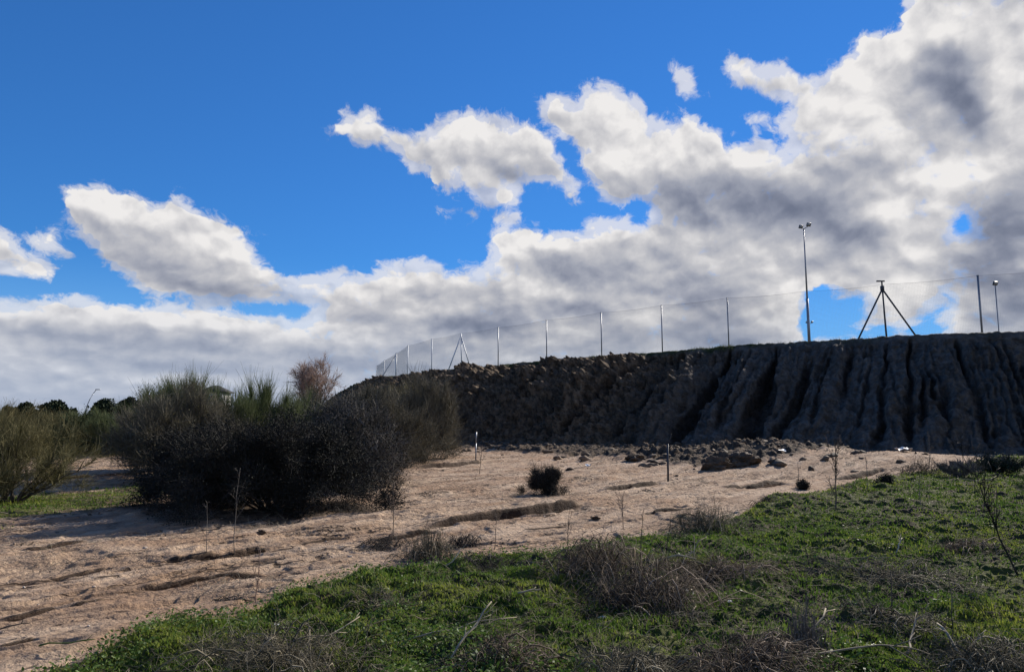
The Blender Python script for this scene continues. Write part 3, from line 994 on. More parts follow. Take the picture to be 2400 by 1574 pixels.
# ------------------------------------------------------------------ plants
M_TWIG_GREY = mat_varied('grey twigs', (0.075, 0.068, 0.060), (0.15, 0.135, 0.12), 4.0, c2=(0.21, 0.195, 0.17))
M_TWIG_DARK = mat_varied('dark twigs', (0.016, 0.015, 0.014), (0.036, 0.032, 0.029), 4.0, c2=(0.06, 0.055, 0.05))
M_BROOM = mat_varied('olive broom twigs', (0.065, 0.064, 0.028), (0.14, 0.125, 0.058), 1.2, c2=(0.24, 0.21, 0.10), trans=0.15)
M_BROOM_GREEN = mat_varied('green broom twigs', (0.055, 0.080, 0.030), (0.10, 0.125, 0.055), 1.2, c2=(0.15, 0.165, 0.08), trans=0.2)
M_BROOM_GREY = mat_varied('grey broom twigs', (0.060, 0.058, 0.045), (0.12, 0.11, 0.082), 1.2, c2=(0.19, 0.17, 0.12), trans=0.1)
M_LEAF_DARK = mat_varied('dark small leaves', (0.012, 0.015, 0.012), (0.030, 0.032, 0.026), 2.0, rough=0.8, spec=0.08, c2=(0.038, 0.038, 0.030))
M_BARK = mat_varied('bark', (0.045, 0.038, 0.030), (0.11, 0.095, 0.075), 8.0)
M_BARE = mat_varied('bare pinkish twigs', (0.23, 0.155, 0.12), (0.36, 0.255, 0.20), 2.0, c2=(0.46, 0.34, 0.27), trans=0.2)
M_PINE = mat_varied('pine needles', (0.010, 0.020, 0.009), (0.024, 0.040, 0.016), 0.8)
M_FAR = mat_varied('distant foliage', (0.022, 0.036, 0.016), (0.06, 0.075, 0.032), 0.3, c2=(0.085, 0.095, 0.045))
M_DEAD = mat_varied('dead brushwood', (0.042, 0.031, 0.021), (0.105, 0.078, 0.053), 5.0, c2=(0.32, 0.25, 0.18))
M_DEAD_GREY = mat_varied('weathered brushwood', (0.044, 0.040, 0.026), (0.115, 0.102, 0.068), 5.0, c2=(0.30, 0.26, 0.18))
M_STALK = mat_varied('dry stalk', (0.07, 0.055, 0.045), (0.15, 0.12, 0.095), 9.0)
M_STRAW = mat_varied('pale straw', (0.16, 0.135, 0.09), (0.29, 0.25, 0.175), 9.0, c2=(0.40, 0.35, 0.26))
M_GRASS = mat_varied('turf blades', (0.044, 0.094, 0.014), (0.110, 0.172, 0.028), 1.3, rough=0.7, spec=0.15, c2=(0.20, 0.23, 0.04), trans=0.4)
M_WEED = mat_varied('leafy weeds', (0.040, 0.085, 0.016), (0.085, 0.15, 0.028), 2.0, rough=0.6, spec=0.2, c2=(0.13, 0.19, 0.045), trans=0.3)


def unit(v):
    return v / (np.linalg.norm(v, axis=-1, keepdims=True) + 1e-9)


def sub_branches(rng, P, n, length, spread, up, t0=0.25, k=4, curl=0.3):
    """n branches springing from the paths P (m,q,3)"""
    m, q_, _ = P.shape
    i = rng.randint(0, m, n)
    t = (t0 + (1 - t0) * rng.rand(n) ** 0.8) * (q_ - 1)
    a = np.clip(t.astype(int), 0, q_ - 2)
    f = (t - a)[:, None]
    o = P[i, a] * (1 - f) + P[i, a + 1] * f
    tg = unit(P[i, a + 1] - P[i, a])
    d = unit(tg + spread * rng.randn(n, 3) + np.array([0, 0, up]))
    bend = rng.randn(n, 3) * curl + np.array([0, 0, curl * up])
    L = length * (0.55 + 0.75 * rng.rand(n))[:, None, None]
    s = np.linspace(0, 1, k)[None, :, None]
    return o[:, None] + L * (d[:, None] * s + 0.5 * bend[:, None] * s ** 2)


def rnd_attr(rng, n, per):
    return np.repeat(rng.rand(n), per)


def ribbon_mesh(name, rng, P, w, mat, parent, taper=0.35):
    n, k, _ = P.shape
    W = w * (0.7 + 0.6 * rng.rand(n))[:, None] * np.linspace(1, taper, k)[None]
    D = unit(np.cross(P[:, -1] - P[:, 0], rng.randn(n, 3)))
    v, q = blades(P, W, D)
    return mesh(name, v, q, mat, parent, {'rnd': rnd_attr(rng, n, 2 * k)})


def main_stems(rng, n, H, W, base=0.12, lean=1.0, k=6, flare=0.9):
    az = rng.rand(n) * 2 * PI
    inc = (rng.rand(n) ** 0.7) * lean
    d = np.stack([np.sin(az) * inc * W / H, np.cos(az) * inc * W / H, np.ones(n)], -1)
    hh = H * (0.72 + 0.28 * rng.rand(n)) * np.sqrt(np.clip(1 - 0.55 * inc ** 2, 0.1, 1))
    s = np.linspace(0, 1, k)[None, :, None]
    o = np.concatenate([rng.randn(n, 2) * base, np.zeros((n, 1)) - 0.1], 1)
    P = np.zeros((n, k, 3))
    hor = d[:, None, :2] * H * (s * flare + (1 - flare) * s ** 2)
    P[..., :2] = o[:, None, :2] + hor
    P[..., 2] = (s[..., 0] ** 1.15) * hh[:, None] - 0.08 * (1 - s[..., 0])
    P += rng.randn(n, k, 3) * 0.03 * H * s
    return P


def shrub(name, label, cat, px, py, H, W, seed, mats, n_stem=16, n_sub=160, n_twig=9000, tw=0.0035, tl=0.45, spread=0.30, up=0.55,
          leaves=0, leaf=0.02, group=None, lean=1.0, lmat=None, stem_r=0.022, lump=0.25, y_squash=1.0, fill=0, fill_up=0.12):
    rng = np.random.RandomState(seed)
    x, y, z = hit(px, py)
    t = thing(name, label, cat, (x, y, z - 0.02), group)
    M = main_stems(rng, n_stem, H * 0.70, W * 0.80, base=min(0.12, 0.12 * W), lean=lean)
    tl = min(tl, 0.26 * H)
    M[..., 1] *= y_squash
    B = sub_branches(rng, M, n_sub, H * 0.26, 0.45, 0.20, 0.2)
    k = M.shape[1]
    v1 = tubes(M, np.linspace(1, 0.3, k)[None] * stem_r * (0.7 + 0.6 * rng.rand(n_stem))[:, None], 5)
    v2 = tubes(B, np.linspace(1, 0.35, B.shape[1])[None] * stem_r * 0.38 * np.ones((n_sub, 1)), 3)
    v, f = join([v1, v2])
    mesh('stems', v, f, mats[0], t, {'rnd': np.full(len(v), 0.3)})
    # uneven outline: some limbs carry many more twigs than others
    wgt = np.clip(1 + lump * 2.2 * rng.randn(n_sub), 0.15, None)
    idx = rng.choice(n_sub, n_sub * 3, p=wgt / wgt.sum())
    Tw = sub_branches(rng, B[idx], n_twig, tl, spread, up, 0.05, 3)
    if fill:
        # clumps of twigs all through the dome, down to the ground
        a = rng.rand(fill) * 2 * PI
        ra = rng.rand(fill) ** 0.55
        lob = 1 + 0.26 * np.sin(a * 3 + seed) + 0.16 * np.sin(a * 5 + 2 * seed)
        top = np.sqrt(np.clip(1 - (ra * 0.94) ** 2, 0.02, 1)) * (0.80 + 0.16 * rng.randn(fill))
        zc = (fill_up + (0.98 - fill_up) * rng.rand(fill) ** 0.75) * top
        cl = np.stack([np.cos(a) * ra * W * 0.92 * lob, np.sin(a) * ra * W * 0.92 * lob * y_squash, zc * H * 0.94], -1)
        nf = int(n_twig * 0.9)
        j = rng.randint(0, fill, nf)
        st = cl[j] + rng.randn(nf, 3) * 0.055 * H
        d = unit(cl[j] * (0.6, 0.6, 0.35) / H + rng.randn(nf, 3) * 0.55 + (0, 0, up))
        s = np.linspace(0, 1, 3)[None, :, None]
        Tf = st[:, None] + d[:, None] * s * (tl * (0.5 + rng.rand(nf)))[:, None, None] + rng.randn(nf, 3, 3) * 0.03 * s
        Tf[..., 2] = np.maximum(Tf[..., 2], 0.01)
        Tw = np.concatenate([Tw, Tf])
        n_twig = len(Tw)
    ribbon_mesh('twigs', rng, Tw, tw, mats[1], t)
    if leaves:
        j = rng.randint(0, n_twig, leaves)
        s = rng.rand(leaves)[:, None]
        c = Tw[j, 0] * (1 - s) + Tw[j, 2] * s + rng.randn(leaves, 3) * leaf * 1.2
        leaf_mesh('leaves', rng, c, leaf, lmat or M_LEAF_DARK, t)
    return t


def leaf_mesh(name, rng, c, size, mat, parent, flat=0.0, aspect=0.55, link_attr=None):
    n = len(c)
    a = unit(rng.randn(n, 3) * (1, 1, 1 - flat))
    b = unit(np.cross(a, rng.randn(n, 3)))
    s = (size * (0.6 + 0.8 * rng.rand(n)))[:, None]
    tip = c + a * s
    mid = c + a * s * 0.5
    v = np.stack([c, mid + b * s * aspect * 0.5, tip, mid - b * s * aspect * 0.5], 1).reshape(-1, 3)
    q = np.arange(n * 4).reshape(n, 4)
    return mesh(name, v, q, mat, parent, {'rnd': rnd_attr(rng, n, 4) if link_attr is None else np.repeat(link_attr, 4)})


def px_h(px, py_base, py_top):
    """height of a thing that stands on the ground at py_base and reaches up to py_top"""
    x, y, z = hit(px, py_base)
    d = ray(px, py_top)
    return EYE + d[2] * y / d[1] - z


def px_w(px, py_base, dpx):
    x, y, z = hit(px, py_base)
    return y * dpx / FPX


SH = []
def S_(label, px, pb, pt, wpx, seed, mats, **kw):
    SH.append(shrub(kw.pop('name', 'broom_shrub'), label, kw.pop('cat', 'shrub'), px, pb, px_h(px, pb, pt), px_w(px, pb, wpx), seed, mats, **kw))


GB = 'wild shrubs along the left of the wash'
S_('open broom shrub at the left edge with bare limbs fanning up from one foot', 5, 1180, 968, 190, 1, (M_BARK, M_BROOM), n_stem=20, n_twig=6500, lean=1.0, group=GB, stem_r=0.034, spread=0.5, tl=0.32, up=0.35, fill=34, fill_up=0.45)
S_('broad dark leafless looking bush with a black interior, largest on the sand', 640, 1190, 950, 245, 2, (M_TWIG_DARK, M_TWIG_DARK), name='dense_bush', cat='bush', n_stem=34, n_sub=420, n_twig=19000, tl=0.26, tw=0.0032, spread=0.7, up=0.1,
   leaves=130000, leaf=0.034, group=GB, lump=0.2, fill=170, fill_up=0.08)
S_('low dark bush with green sprigs at the left foot of the great dark bush', 470, 1178, 975, 120, 3, (M_TWIG_DARK, M_TWIG_DARK), name='dense_bush', cat='bush', n_stem=24, n_sub=260, n_twig=9000, tl=0.24, spread=0.7, up=0.05,
   leaves=55000, leaf=0.040, group=GB, fill=90, fill_up=0.05)
S_('dark twiggy bush right behind the great dark bush, greyer at the top', 815, 1132, 915, 140, 4, (M_TWIG_DARK, M_TWIG_GREY), name='dense_bush', cat='bush', n_stem=26, n_sub=320, n_twig=14000, tl=0.34, tw=0.0045, spread=0.6, up=0.15,
   leaves=55000, leaf=0.046, group=GB, fill=110, fill_up=0.02)
S_('grey green feathery shrub nearest the left foot of the embankment', 985, 1074, 882, 85, 5, (M_TWIG_GREY, M_BROOM_GREY), n_stem=22, n_twig=12000, tl=0.7, tw=0.008, group=GB, leaves=16000, leaf=0.06, lmat=M_BROOM_GREY, fill=80, fill_up=0.03)
S_('dark grey shrub between the dark bushes and the feathery shrub by the embankment', 900, 1096, 898, 95, 6, (M_TWIG_DARK, M_BROOM_GREY), n_stem=22, n_twig=12000, tl=0.5, tw=0.006, group=GB, leaves=30000, leaf=0.045, fill=90, fill_up=0.0)
S_('brown olive broom shrub behind the left end of the great dark bush', 410, 1125, 908, 150, 7, (M_BARK, M_BROOM_GREY), n_stem=26, n_sub=260, n_twig=17000, tl=0.45, tw=0.0055, group=GB, spread=0.5, leaves=16000, leaf=0.04, lmat=M_BROOM, fill=70, fill_up=0.3)
S_('tall green broom whose wisps stand highest left of the small house', 440, 1098, 886, 110, 8, (M_BARK, M_BROOM_GREEN), n_twig=11000, tl=0.8, tw=0.0075, group=GB, spread=0.2, up=0.8)
S_('green broom with upright wisps just right of the small house', 565, 1100, 888, 85, 9, (M_BARK, M_BROOM_GREEN), n_twig=9000, tl=0.8, tw=0.0075, group=GB, spread=0.2, up=0.8)
S_('green topped shrub rising left of the bare tree', 655, 1098, 900, 85, 10, (M_BARK, M_BROOM_GREEN), n_twig=11000, tl=0.6, tw=0.0075, group=GB, spread=0.35, up=0.5)
S_('dark green topped shrub over the brown olive one', 345, 1090, 905, 75, 11, (M_BARK, M_BROOM_GREEN), n_twig=11000, tl=0.5, tw=0.0075, group=GB, spread=0.45, up=0.4, leaves=12000, leaf=0.06, lmat=M_PINE)
S_('pale grey green shrub standing over the sunny strip at left', 248, 1070, 962, 60, 12, (M_BARK, M_BROOM_GREEN), n_twig=7000, tl=0.5, tw=0.008, group=GB)
S_('wide olive shrub further back behind the edge broom', 120, 1064, 968, 100, 13, (M_BARK, M_BROOM), n_twig=11000, tl=0.6, tw=0.008, group=GB, leaves=10000, leaf=0.07, lmat=M_FAR, fill=60, fill_up=0.1)
S_('olive shrub at the very edge behind the open broom', -10, 1075, 942, 80, 14, (M_BARK, M_BROOM), n_twig=9000, tl=0.7, tw=0.008, group=GB)
S_('round dark green shrub far back between the two brooms', 200, 1066, 968, 70, 15, (M_BARK, M_BROOM_GREEN), n_twig=9000, tl=0.8, tw=0.013, group=GB, leaves=20000, leaf=0.12, lmat=M_FAR, fill=60, fill_up=0.0)
S_('low yellow green bush on the far edge of the sunny strip', 375, 1070, 1020, 60, 16, (M_BARK, M_BROOM), n_twig=6000, tl=0.5, tw=0.012, group=GB, leaves=6000, leaf=0.10, lmat=M_FAR)
S_('wide dark shrub hiding the left end of the embankment', 880, 1066, 900, 80, 17, (M_TWIG_DARK, M_BROOM_GREY), n_twig=12000, tl=0.8, tw=0.013, group=GB, leaves=16000, leaf=0.09, lmat=M_PINE, fill=80, fill_up=0.0)
S_('dark shrub behind the great bush below the bare tree', 745, 1085, 905, 95, 18, (M_TWIG_DARK, M_BROOM_GREY), n_twig=12000, tl=0.6, tw=0.009, group=GB, leaves=18000, leaf=0.07, lmat=M_PINE, fill=80, fill_up=0.0)
S_('green shrub on the slope at the left end of the embankment crest', 965, 1052, 885, 45, 19, (M_BARK, M_BROOM), n_twig=8000, tl=1.0, tw=0.014, group=GB)

# shrubs on the sand and at the edge of the turf
S_('small round dark bush alone on the sand below the embankment', 1278, 1158, 1090, 46, 30, (M_TWIG_DARK, M_TWIG_DARK), name='small_bush', cat='bush', n_stem=24, n_sub=120, n_twig=3800, tl=0.24, tw=0.003, spread=0.55, up=0.5, stem_r=0.009, lump=0.7,
   leaves=12000, leaf=0.024, fill=26, fill_up=0.0)
S_('tiny dark bush at the rim of the turf left of the bare sapling', 1882, 1146, 1122, 20, 31, (M_TWIG_DARK, M_TWIG_DARK), name='small_bush', cat='bush', n_stem=20, n_sub=80, n_twig=1500, tl=0.16, tw=0.004, spread=0.6, up=0.3, stem_r=0.006, leaves=3000, leaf=0.03)
S_('tiny dark bush at the rim of the turf right of the bare sapling', 2078, 1133, 1112, 22, 32, (M_TWIG_DARK, M_TWIG_DARK), name='small_bush', cat='bush', n_stem=20, n_sub=80, n_twig=1500, tl=0.2, tw=0.005, spread=0.6, up=0.3, stem_r=0.006, leaves=3000, leaf=0.04)
S_('dark leafy weed bush at the far right rim of the turf', 2330, 1112, 1062, 60, 33, (M_TWIG_DARK, M_TWIG_GREY), name='small_bush', cat='bush', n_stem=20, n_sub=120, n_twig=4000, tl=0.4, tw=0.006, spread=0.5, up=0.3, stem_r=0.01, leaves=6000, leaf=0.05, lmat=M_PINE)
S_('grey brown twiggy low bush right of the small dark weed, at the turf rim', 2250, 1118, 1072, 55, 34, (M_TWIG_GREY, M_TWIG_GREY), name='small_bush', cat='bush', n_stem=20, n_sub=120, n_twig=3000, tl=0.4, tw=0.006, spread=0.5, up=0.3, stem_r=0.01)


# ------------------------------------------------------------------ heaps of dead brushwood
def brush(label, px, py, wpx, hpx, seed, mat=None, n=260, arch=0.9, name='dead_brush', twigs=1200, r=0.0028, spiky=0.0, group='heaps of dead brushwood in the turf'):
    rng = np.random.RandomState(seed)
    x, y, z = hit(px, py)
    W, H = px_w(px, py, wpx / 2), y * hpx / FPX
    az = rng.rand(n) * 2 * PI
    H *= 0.72 if seed > 51 else 0.9
    twigs = int(twigs * 0.7)
    o = np.stack([rng.randn(n) * W * 0.52, rng.randn(n) * W * 0.40, np.zeros(n)], -1)
    L = W * (0.40 + 0.7 * rng.rand(n))
    rise = H * (0.45 + 0.8 * rng.rand(n)) * np.exp(-((o[:, 0] / W) ** 2) * 0.9)
    k = 6
    s = np.linspace(0, 1, k)
    hor = np.stack([np.cos(az), np.sin(az)], -1)
    P = np.zeros((n, k, 3))
    sp = (rng.rand(n) < spiky).astype(float)
    P[..., :2] = o[:, None, :2] + hor[:, None] * (L[:, None] * s[None] * (1 - 0.75 * sp)[:, None])[..., None]
    archf = np.sin(s * PI * 0.92) * arch + s * (1 - arch)
    P[..., 2] = rise[:, None] * (archf[None] * (1 - sp)[:, None] + s[None] * 1.5 * sp[:, None]) - 0.02
    P += rng.randn(n, k, 3) * W * 0.025 * s[None, :, None]
    R = r * (0.4 + 2.3 * rng.rand(n) ** 4)[:, None] * np.linspace(1, 0.4, k)[None] * (1 + y / 25)
    gz_ = ground_z(x + P[..., 0].ravel(), y + P[..., 1].ravel()).reshape(n, k) - z
    P[..., 2] += gz_
    v1 = tubes(P, R, 3, caps=False)
    parts = [v1]
    rn = [np.repeat(rng.rand(n), k * 3)]
    if twigs:
        T_ = sub_branches(rng, P, twigs, W * 0.22, 0.8, 0.1, 0.1, 3, 0.5)
        v2 = tubes(T_, r * 0.5 * (1 + y / 20) * np.linspace(1, 0.4, 3)[None] * np.ones((twigs, 1)), 3, caps=False)
        parts.append(v2)
        rn.append(np.repeat(rng.rand(twigs), 9))
    v, f = join(parts)
    o_ = mesh(name, v, f, mat or M_DEAD, None, {'rnd': np.concatenate(rn)}, loc=(x, y, z))
    tag(o_, label, 'dead brush', group)
    return o_


brush('brown domed heap of arching dead stems, the largest heap in the turf', 1515, 1410, 260, 88, 50, n=420, twigs=2600)
brush('brown heap with a grey green crown just left above the large domed heap', 1400, 1345, 210, 75, 51, n=320, twigs=2200)
brush('low brown sprawl of dead stems right of the large domed heap', 1665, 1352, 230, 55, 52, n=260, twigs=2000)
brush('twig litter spilling from the foot of the large domed heap, with pale splinters', 1600, 1442, 150, 34, 53, M_DEAD_GREY, n=120, twigs=500)
brush('grey dead bush on the far rim of the turf, above the large heap', 1650, 1240, 150, 56, 54, M_DEAD_GREY, n=320, twigs=1800, spiky=0.4)
brush('lilac grey dry bush where sand meets turf near the middle', 1012, 1312, 110, 62, 55, M_DEAD_GREY, n=320, twigs=1500, spiky=0.6)
brush('dark dry tuft just right of the lilac grey bush', 1085, 1278, 80, 32, 56, M_TWIG_DARK, n=120, twigs=800)
brush('dark scraggly tuft on the sand left of the lilac grey bush', 905, 1282, 90, 30, 57, M_TWIG_DARK, n=120, twigs=800, group=None)
brush('low dark mat of twigs on the sand under the two left stalks', 540, 1405, 70, 16, 58, M_TWIG_DARK, n=60, twigs=300, group=None)
brush('grey green tangle of stems in the lower left turf', 640, 1560, 330, 95, 59, M_DEAD_GREY, n=360, twigs=2600)
brush('short grey tangle in the turf right above the lower left one', 905, 1416, 170, 30, 60, M_DEAD_GREY, n=140, twigs=1000)
brush('brown twiggy patch at the bottom edge, below the middle', 1170, 1572, 240, 55, 61, n=240, twigs=1600)
brush('grey sprawling heap at the bottom edge right of the middle', 1480, 1582, 260, 75, 62, M_DEAD_GREY, n=300, twigs=2200)
brush('dark heap with long bent pale branches at the bottom edge', 1760, 1590, 320, 95, 63, n=380, twigs=2400)
brush('purplish spiky tuft standing behind the dark bottom heap', 1885, 1535, 95, 105, 64, M_TWIG_GREY, n=240, twigs=1200, spiky=0.8)
brush('grey tangle in the bottom right corner', 2330, 1585, 260, 95, 65, M_DEAD_GREY, n=320, twigs=2200)
brush('flat grey patch of dead stems in the middle of the right turf', 2080, 1352, 300, 36, 66, M_DEAD_GREY, n=240, twigs=1600)
brush('dead stems in a low heap between the grey patch and the bottom right corner', 2090, 1462, 200, 40, 67, M_DEAD_GREY, n=180, twigs=1400)
brush('brownish patch of dead weeds near the right edge, upper turf', 2260, 1290, 160, 34, 68, M_DEAD, n=160, twigs=1000)
brush('thin brown weeds on the sand before the spilled mound', 2150, 1108, 110, 34, 69, M_DEAD, n=140, twigs=900, group=None, spiky=0.5)
brush('dark twiggy weed clump on the turf rim left of the sapling', 1795, 1182, 60, 24, 70, M_TWIG_DARK, n=100, twigs=500)
brush('dead weeds where the turf comes to a point below the lilac grey bush', 1130, 1325, 150, 34, 71, M_TWIG_DARK, n=140, twigs=900)
brush('small dark tuft at the tip of the shadow under the great dark bush', 800, 1195, 90, 26, 72, M_TWIG_DARK, n=120, twigs=700, group=None)
brush('grey twig mat under the left end of the great dark bush', 440, 1212, 120, 34, 73, M_TWIG_GREY, n=120, twigs=700, group=None)


# ------------------------------------------------------------------ bare stalks and saplings
def stalk(label, px, pb, pt, seed, lean=0.0, side=6, mat=None, r=0.006, name='dry_stalk', cat='stalk', group='dry weed stalks', sl=0.3, spread=0.5):
    rng = np.random.RandomState(seed)
    x, y, z = hit(px, pb)
    H = px_h(px, pb, pt)
    k = 7
    s = np.linspace(0, 1, k)
    P = np.zeros((1, k, 3))
    P[0, :, 2] = s * H - 0.03 * (1 - s)
    P[0, :, 0] = lean * H * s + np.cumsum(rng.randn(k)) * 0.012 * H
    P[0, :, 1] = np.cumsum(rng.randn(k)) * 0.012 * H
    parts = [tubes(P, r * np.linspace(1, 0.35, k)[None], 5)]
    if side:
        B = sub_branches(rng, P, side, H * sl, spread, 0.5, 0.25, 4)
        parts.append(tubes(B, r * 0.45 * np.linspace(1, 0.4, 4)[None] * np.ones((side, 1)), 3))
        C = sub_branches(rng, B, side * 4, H * sl * 0.4, 0.6, 0.3, 0.3, 3)
        parts.append(tubes(C, r * 0.28 * np.ones((side * 4, 3)), 3))
    v, f = join(parts)
    o = mesh(name, v, f, mat or M_STALK, None, {'rnd': rng.rand(len(v))}, loc=(x, y, z))
    return tag(o, label, cat, group)


stalk('bare dark sapling with forked twigs at the turf rim, right of centre', 1955, 1192, 1075, 80, 0.03, 12, r=0.016, name='bare_sapling', cat='sapling', sl=0.42, spread=0.35, group=None)
stalk('slanting bare branchy sapling in the shade near the right edge', 2392, 1345, 1165, 81, -0.35, 14, r=0.012, name='bare_sapling', cat='sapling', sl=0.4, spread=0.4, group=None, mat=M_TWIG_DARK)
stalk('pale brown stalk rising from the turf edge in the lower left', 598, 1412, 1290, 82, 0.02, 7, r=0.006, mat=M_BARE)
stalk('tall dark stalk before the great dark bush, the taller of two', 548, 1298, 1095, 83, 0.0, 5, r=0.006, mat=M_TWIG_GREY, sl=0.12)
stalk('thin dark stalk before the left part of the great dark bush', 484, 1302, 1180, 84, 0.0, 4, r=0.005, mat=M_TWIG_GREY, sl=0.12)
stalk('short stalk in the shade right of the two before the great dark bush', 660, 1200, 1140, 85, 0.0, 3, r=0.008, mat=M_TWIG_GREY, sl=0.15)
stalk('branched brown stalk on the sand above the lilac grey bush', 922, 1262, 1150, 86, 0.0, 8, r=0.008, mat=M_STALK, sl=0.25)
stalk('forked stalk on the sand right under the long gully', 1330, 1278, 1205, 87, 0.02, 8, r=0.007)
stalk('single stalk on the sand between the lilac bush and the forked stalk', 1158, 1288, 1200, 88, 0.0, 2, r=0.006)
stalk('branchy weed on the pale sand left of the two dark stalks on the turf rim', 1462, 1240, 1160, 89, 0.0, 9, r=0.007, sl=0.4)
stalk('dark thin stalk on the turf rim, left one of the pair', 1502, 1308, 1195, 90, 0.10, 3, r=0.006, mat=M_TWIG_DARK, sl=0.1)
stalk('dark thin stalk on the turf rim, right one of the pair, hooked at the top', 1562, 1300, 1190, 91, 0.16, 2, r=0.006, mat=M_TWIG_DARK, sl=0.14)
stalk('dark leaning stalk in the turf right of the brown sprawl', 1896, 1325, 1240, 92, -0.06, 2, r=0.006, mat=M_TWIG_DARK, sl=0.1)
stalk('reddish dark stalk standing in the grey patch of dead stems', 2086, 1425, 1335, 93, 0.0, 3, r=0.006, mat=M_STALK, sl=0.15)
stalk('tall pale stem in the lower right turf', 2230, 1500, 1300, 94, 0.02, 3, r=0.005, mat=M_DEAD_GREY, sl=0.12)
stalk('faint weed stalk in the turf below the dark rim bushes', 2160, 1190, 1125, 95, 0.0, 5, r=0.008, mat=M_TWIG_GREY)
stalk('thin stalk left of the first tiny rim bush', 1872, 1142, 1082, 96, 0.0, 3, r=0.009, mat=M_TWIG_GREY, sl=0.15)
stalk('thin stalk between the two tiny rim bushes', 2036, 1150, 1070, 97, 0.0, 4, r=0.010, mat=M_TWIG_GREY, sl=0.15)
stalk('dark branched stalk at the foot of the right turf rim', 2256, 1112, 1035, 98, -0.02, 8, r=0.014, mat=M_TWIG_DARK, sl=0.3)
stalk('stalk before the pale right hand spilled mound', 2178, 1095, 1010, 99, 0.0, 5, r=0.014, mat=M_TWIG_GREY, sl=0.15)
stalk('faint stalk on the sand behind the white topped stake', 1125, 1110, 1050, 100, 0.05, 7, r=0.010, mat=M_STALK, sl=0.35)
stalk('dry weed against the small round dark bush', 1252, 1140, 1085, 101, -0.1, 6, r=0.006, mat=M_STALK, sl=0.3)
stalk('weed stalk near the foot of the long right turf, in shade', 2330, 1250, 1180, 102, -0.1, 6, r=0.008, mat=M_TWIG_DARK, sl=0.3)
stalk('dead weed in the turf above the lower left tangle', 850, 1540, 1440, 103, 0.2, 5, r=0.005, mat=M_DEAD_GREY, sl=0.2)

# fallen sticks
def stick(label, px, py, L, az, seed, r=0.008, mat=None, group='pale sticks fallen in the turf', lift=0.05, k=6, bend=0.12):
    rng = np.random.RandomState(seed)
    x, y, z = hit(px, py)
    s = np.linspace(-0.5, 0.5, k)
    P = np.zeros((1, k, 3))
    P[0, :, 0] = s * L * math.cos(az)
    P[0, :, 1] = s * L * math.sin(az)
    P[0, :, :2] += np.cumsum(rng.randn(k, 2), 0) * L * bend * 0.3
    P[0, :, 2] = ground_z(x + P[0, :, 0], y + P[0, :, 1]) - z + 0.03 + lift * (s + 0.5) + r
    parts = [tubes(P, r * np.linspace(1, 0.5, k)[None], 6)]
    B = sub_branches(rng, P, 3, L * 0.25, 0.5, 0.1, 0.3, 3)
    parts.append(tubes(B, r * 0.5 * np.ones((3, 3)) * np.linspace(1, .5, 3)[None], 4))
    v, f = join(parts)
    return tag(mesh('fallen_stick', v, f, mat or M_STRAW, None, {'rnd': np.full(len(v), rng.rand())}, loc=(x, y, z)), label, 'stick', group)


stick('long pale stick lying along the turf rim at far right', 2280, 1130, 1.6, 0.35, 110, 0.022)
stick('short white stick raised over a dark gap in the right turf', 2110, 1300, 0.30, 0.9, 111, 0.010, lift=0.15)
stick('pale stick slanting over the grey patch of dead stems', 2045, 1330, 0.35, -0.9, 112, 0.008, lift=0.1)
stick('forked bone pale stick low in the right corner', 2140, 1520, 0.55, 1.0, 113, 0.010, lift=0.12)
stick('upright pale stick at the bottom right beside the corner tangle', 2240, 1545, 0.32, 1.4, 114, 0.012, lift=0.22)
stick('long bent pale branch over the dark bottom heap', 1830, 1548, 0.8, 0.6, 115, 0.011, lift=0.18)
stick('curved pale branch along the bottom edge', 1960, 1560, 0.9, 0.15, 116, 0.009, lift=0.06)
stick('pale stick poking from the bottom edge left of the middle', 1110, 1545, 0.45, 1.1, 117, 0.009, lift=0.2)
stick('pale stick among the lower left tangle', 730, 1520, 0.6, 0.9, 118, 0.007, lift=0.15)
stick('thin pale reed lying in the green left of the middle', 1090, 1480, 0.9, 0.5, 119, 0.006, lift=0.03)
stick('pale straight stick crossing the largest heap', 1560, 1372, 0.7, -0.6, 120, 0.008, lift=0.3)
stick('pale stick leaning off the right shoulder of the largest heap', 1620, 1345, 0.6, 0.9, 121, 0.008, lift=0.3)
stick('small white stick on the grass left below the largest heap', 1240, 1410, 0.22, 0.4, 122, 0.009)
stick('pale stick under the turf rim beside the lilac grey bush', 1085, 1330, 0.45, 0.8, 123, 0.007, lift=0.12)
#stick('dark driftwood like root lying on the sand at the left', 470, 1305, 0.9, 0.6, 124, 0.022, M_TWIG_DARK, group=None, lift=0.04)
stick('little dark bent root at the left edge of the sand', 15, 1492, 0.30, 0.3, 125, 0.008, M_TWIG_DARK, group=None, lift=0.05)
stick('green stemmed twig alone on the sand at lower left', 155, 1532, 0.35, 0.5, 126, 0.006, M_WEED, group=None, lift=0.06)


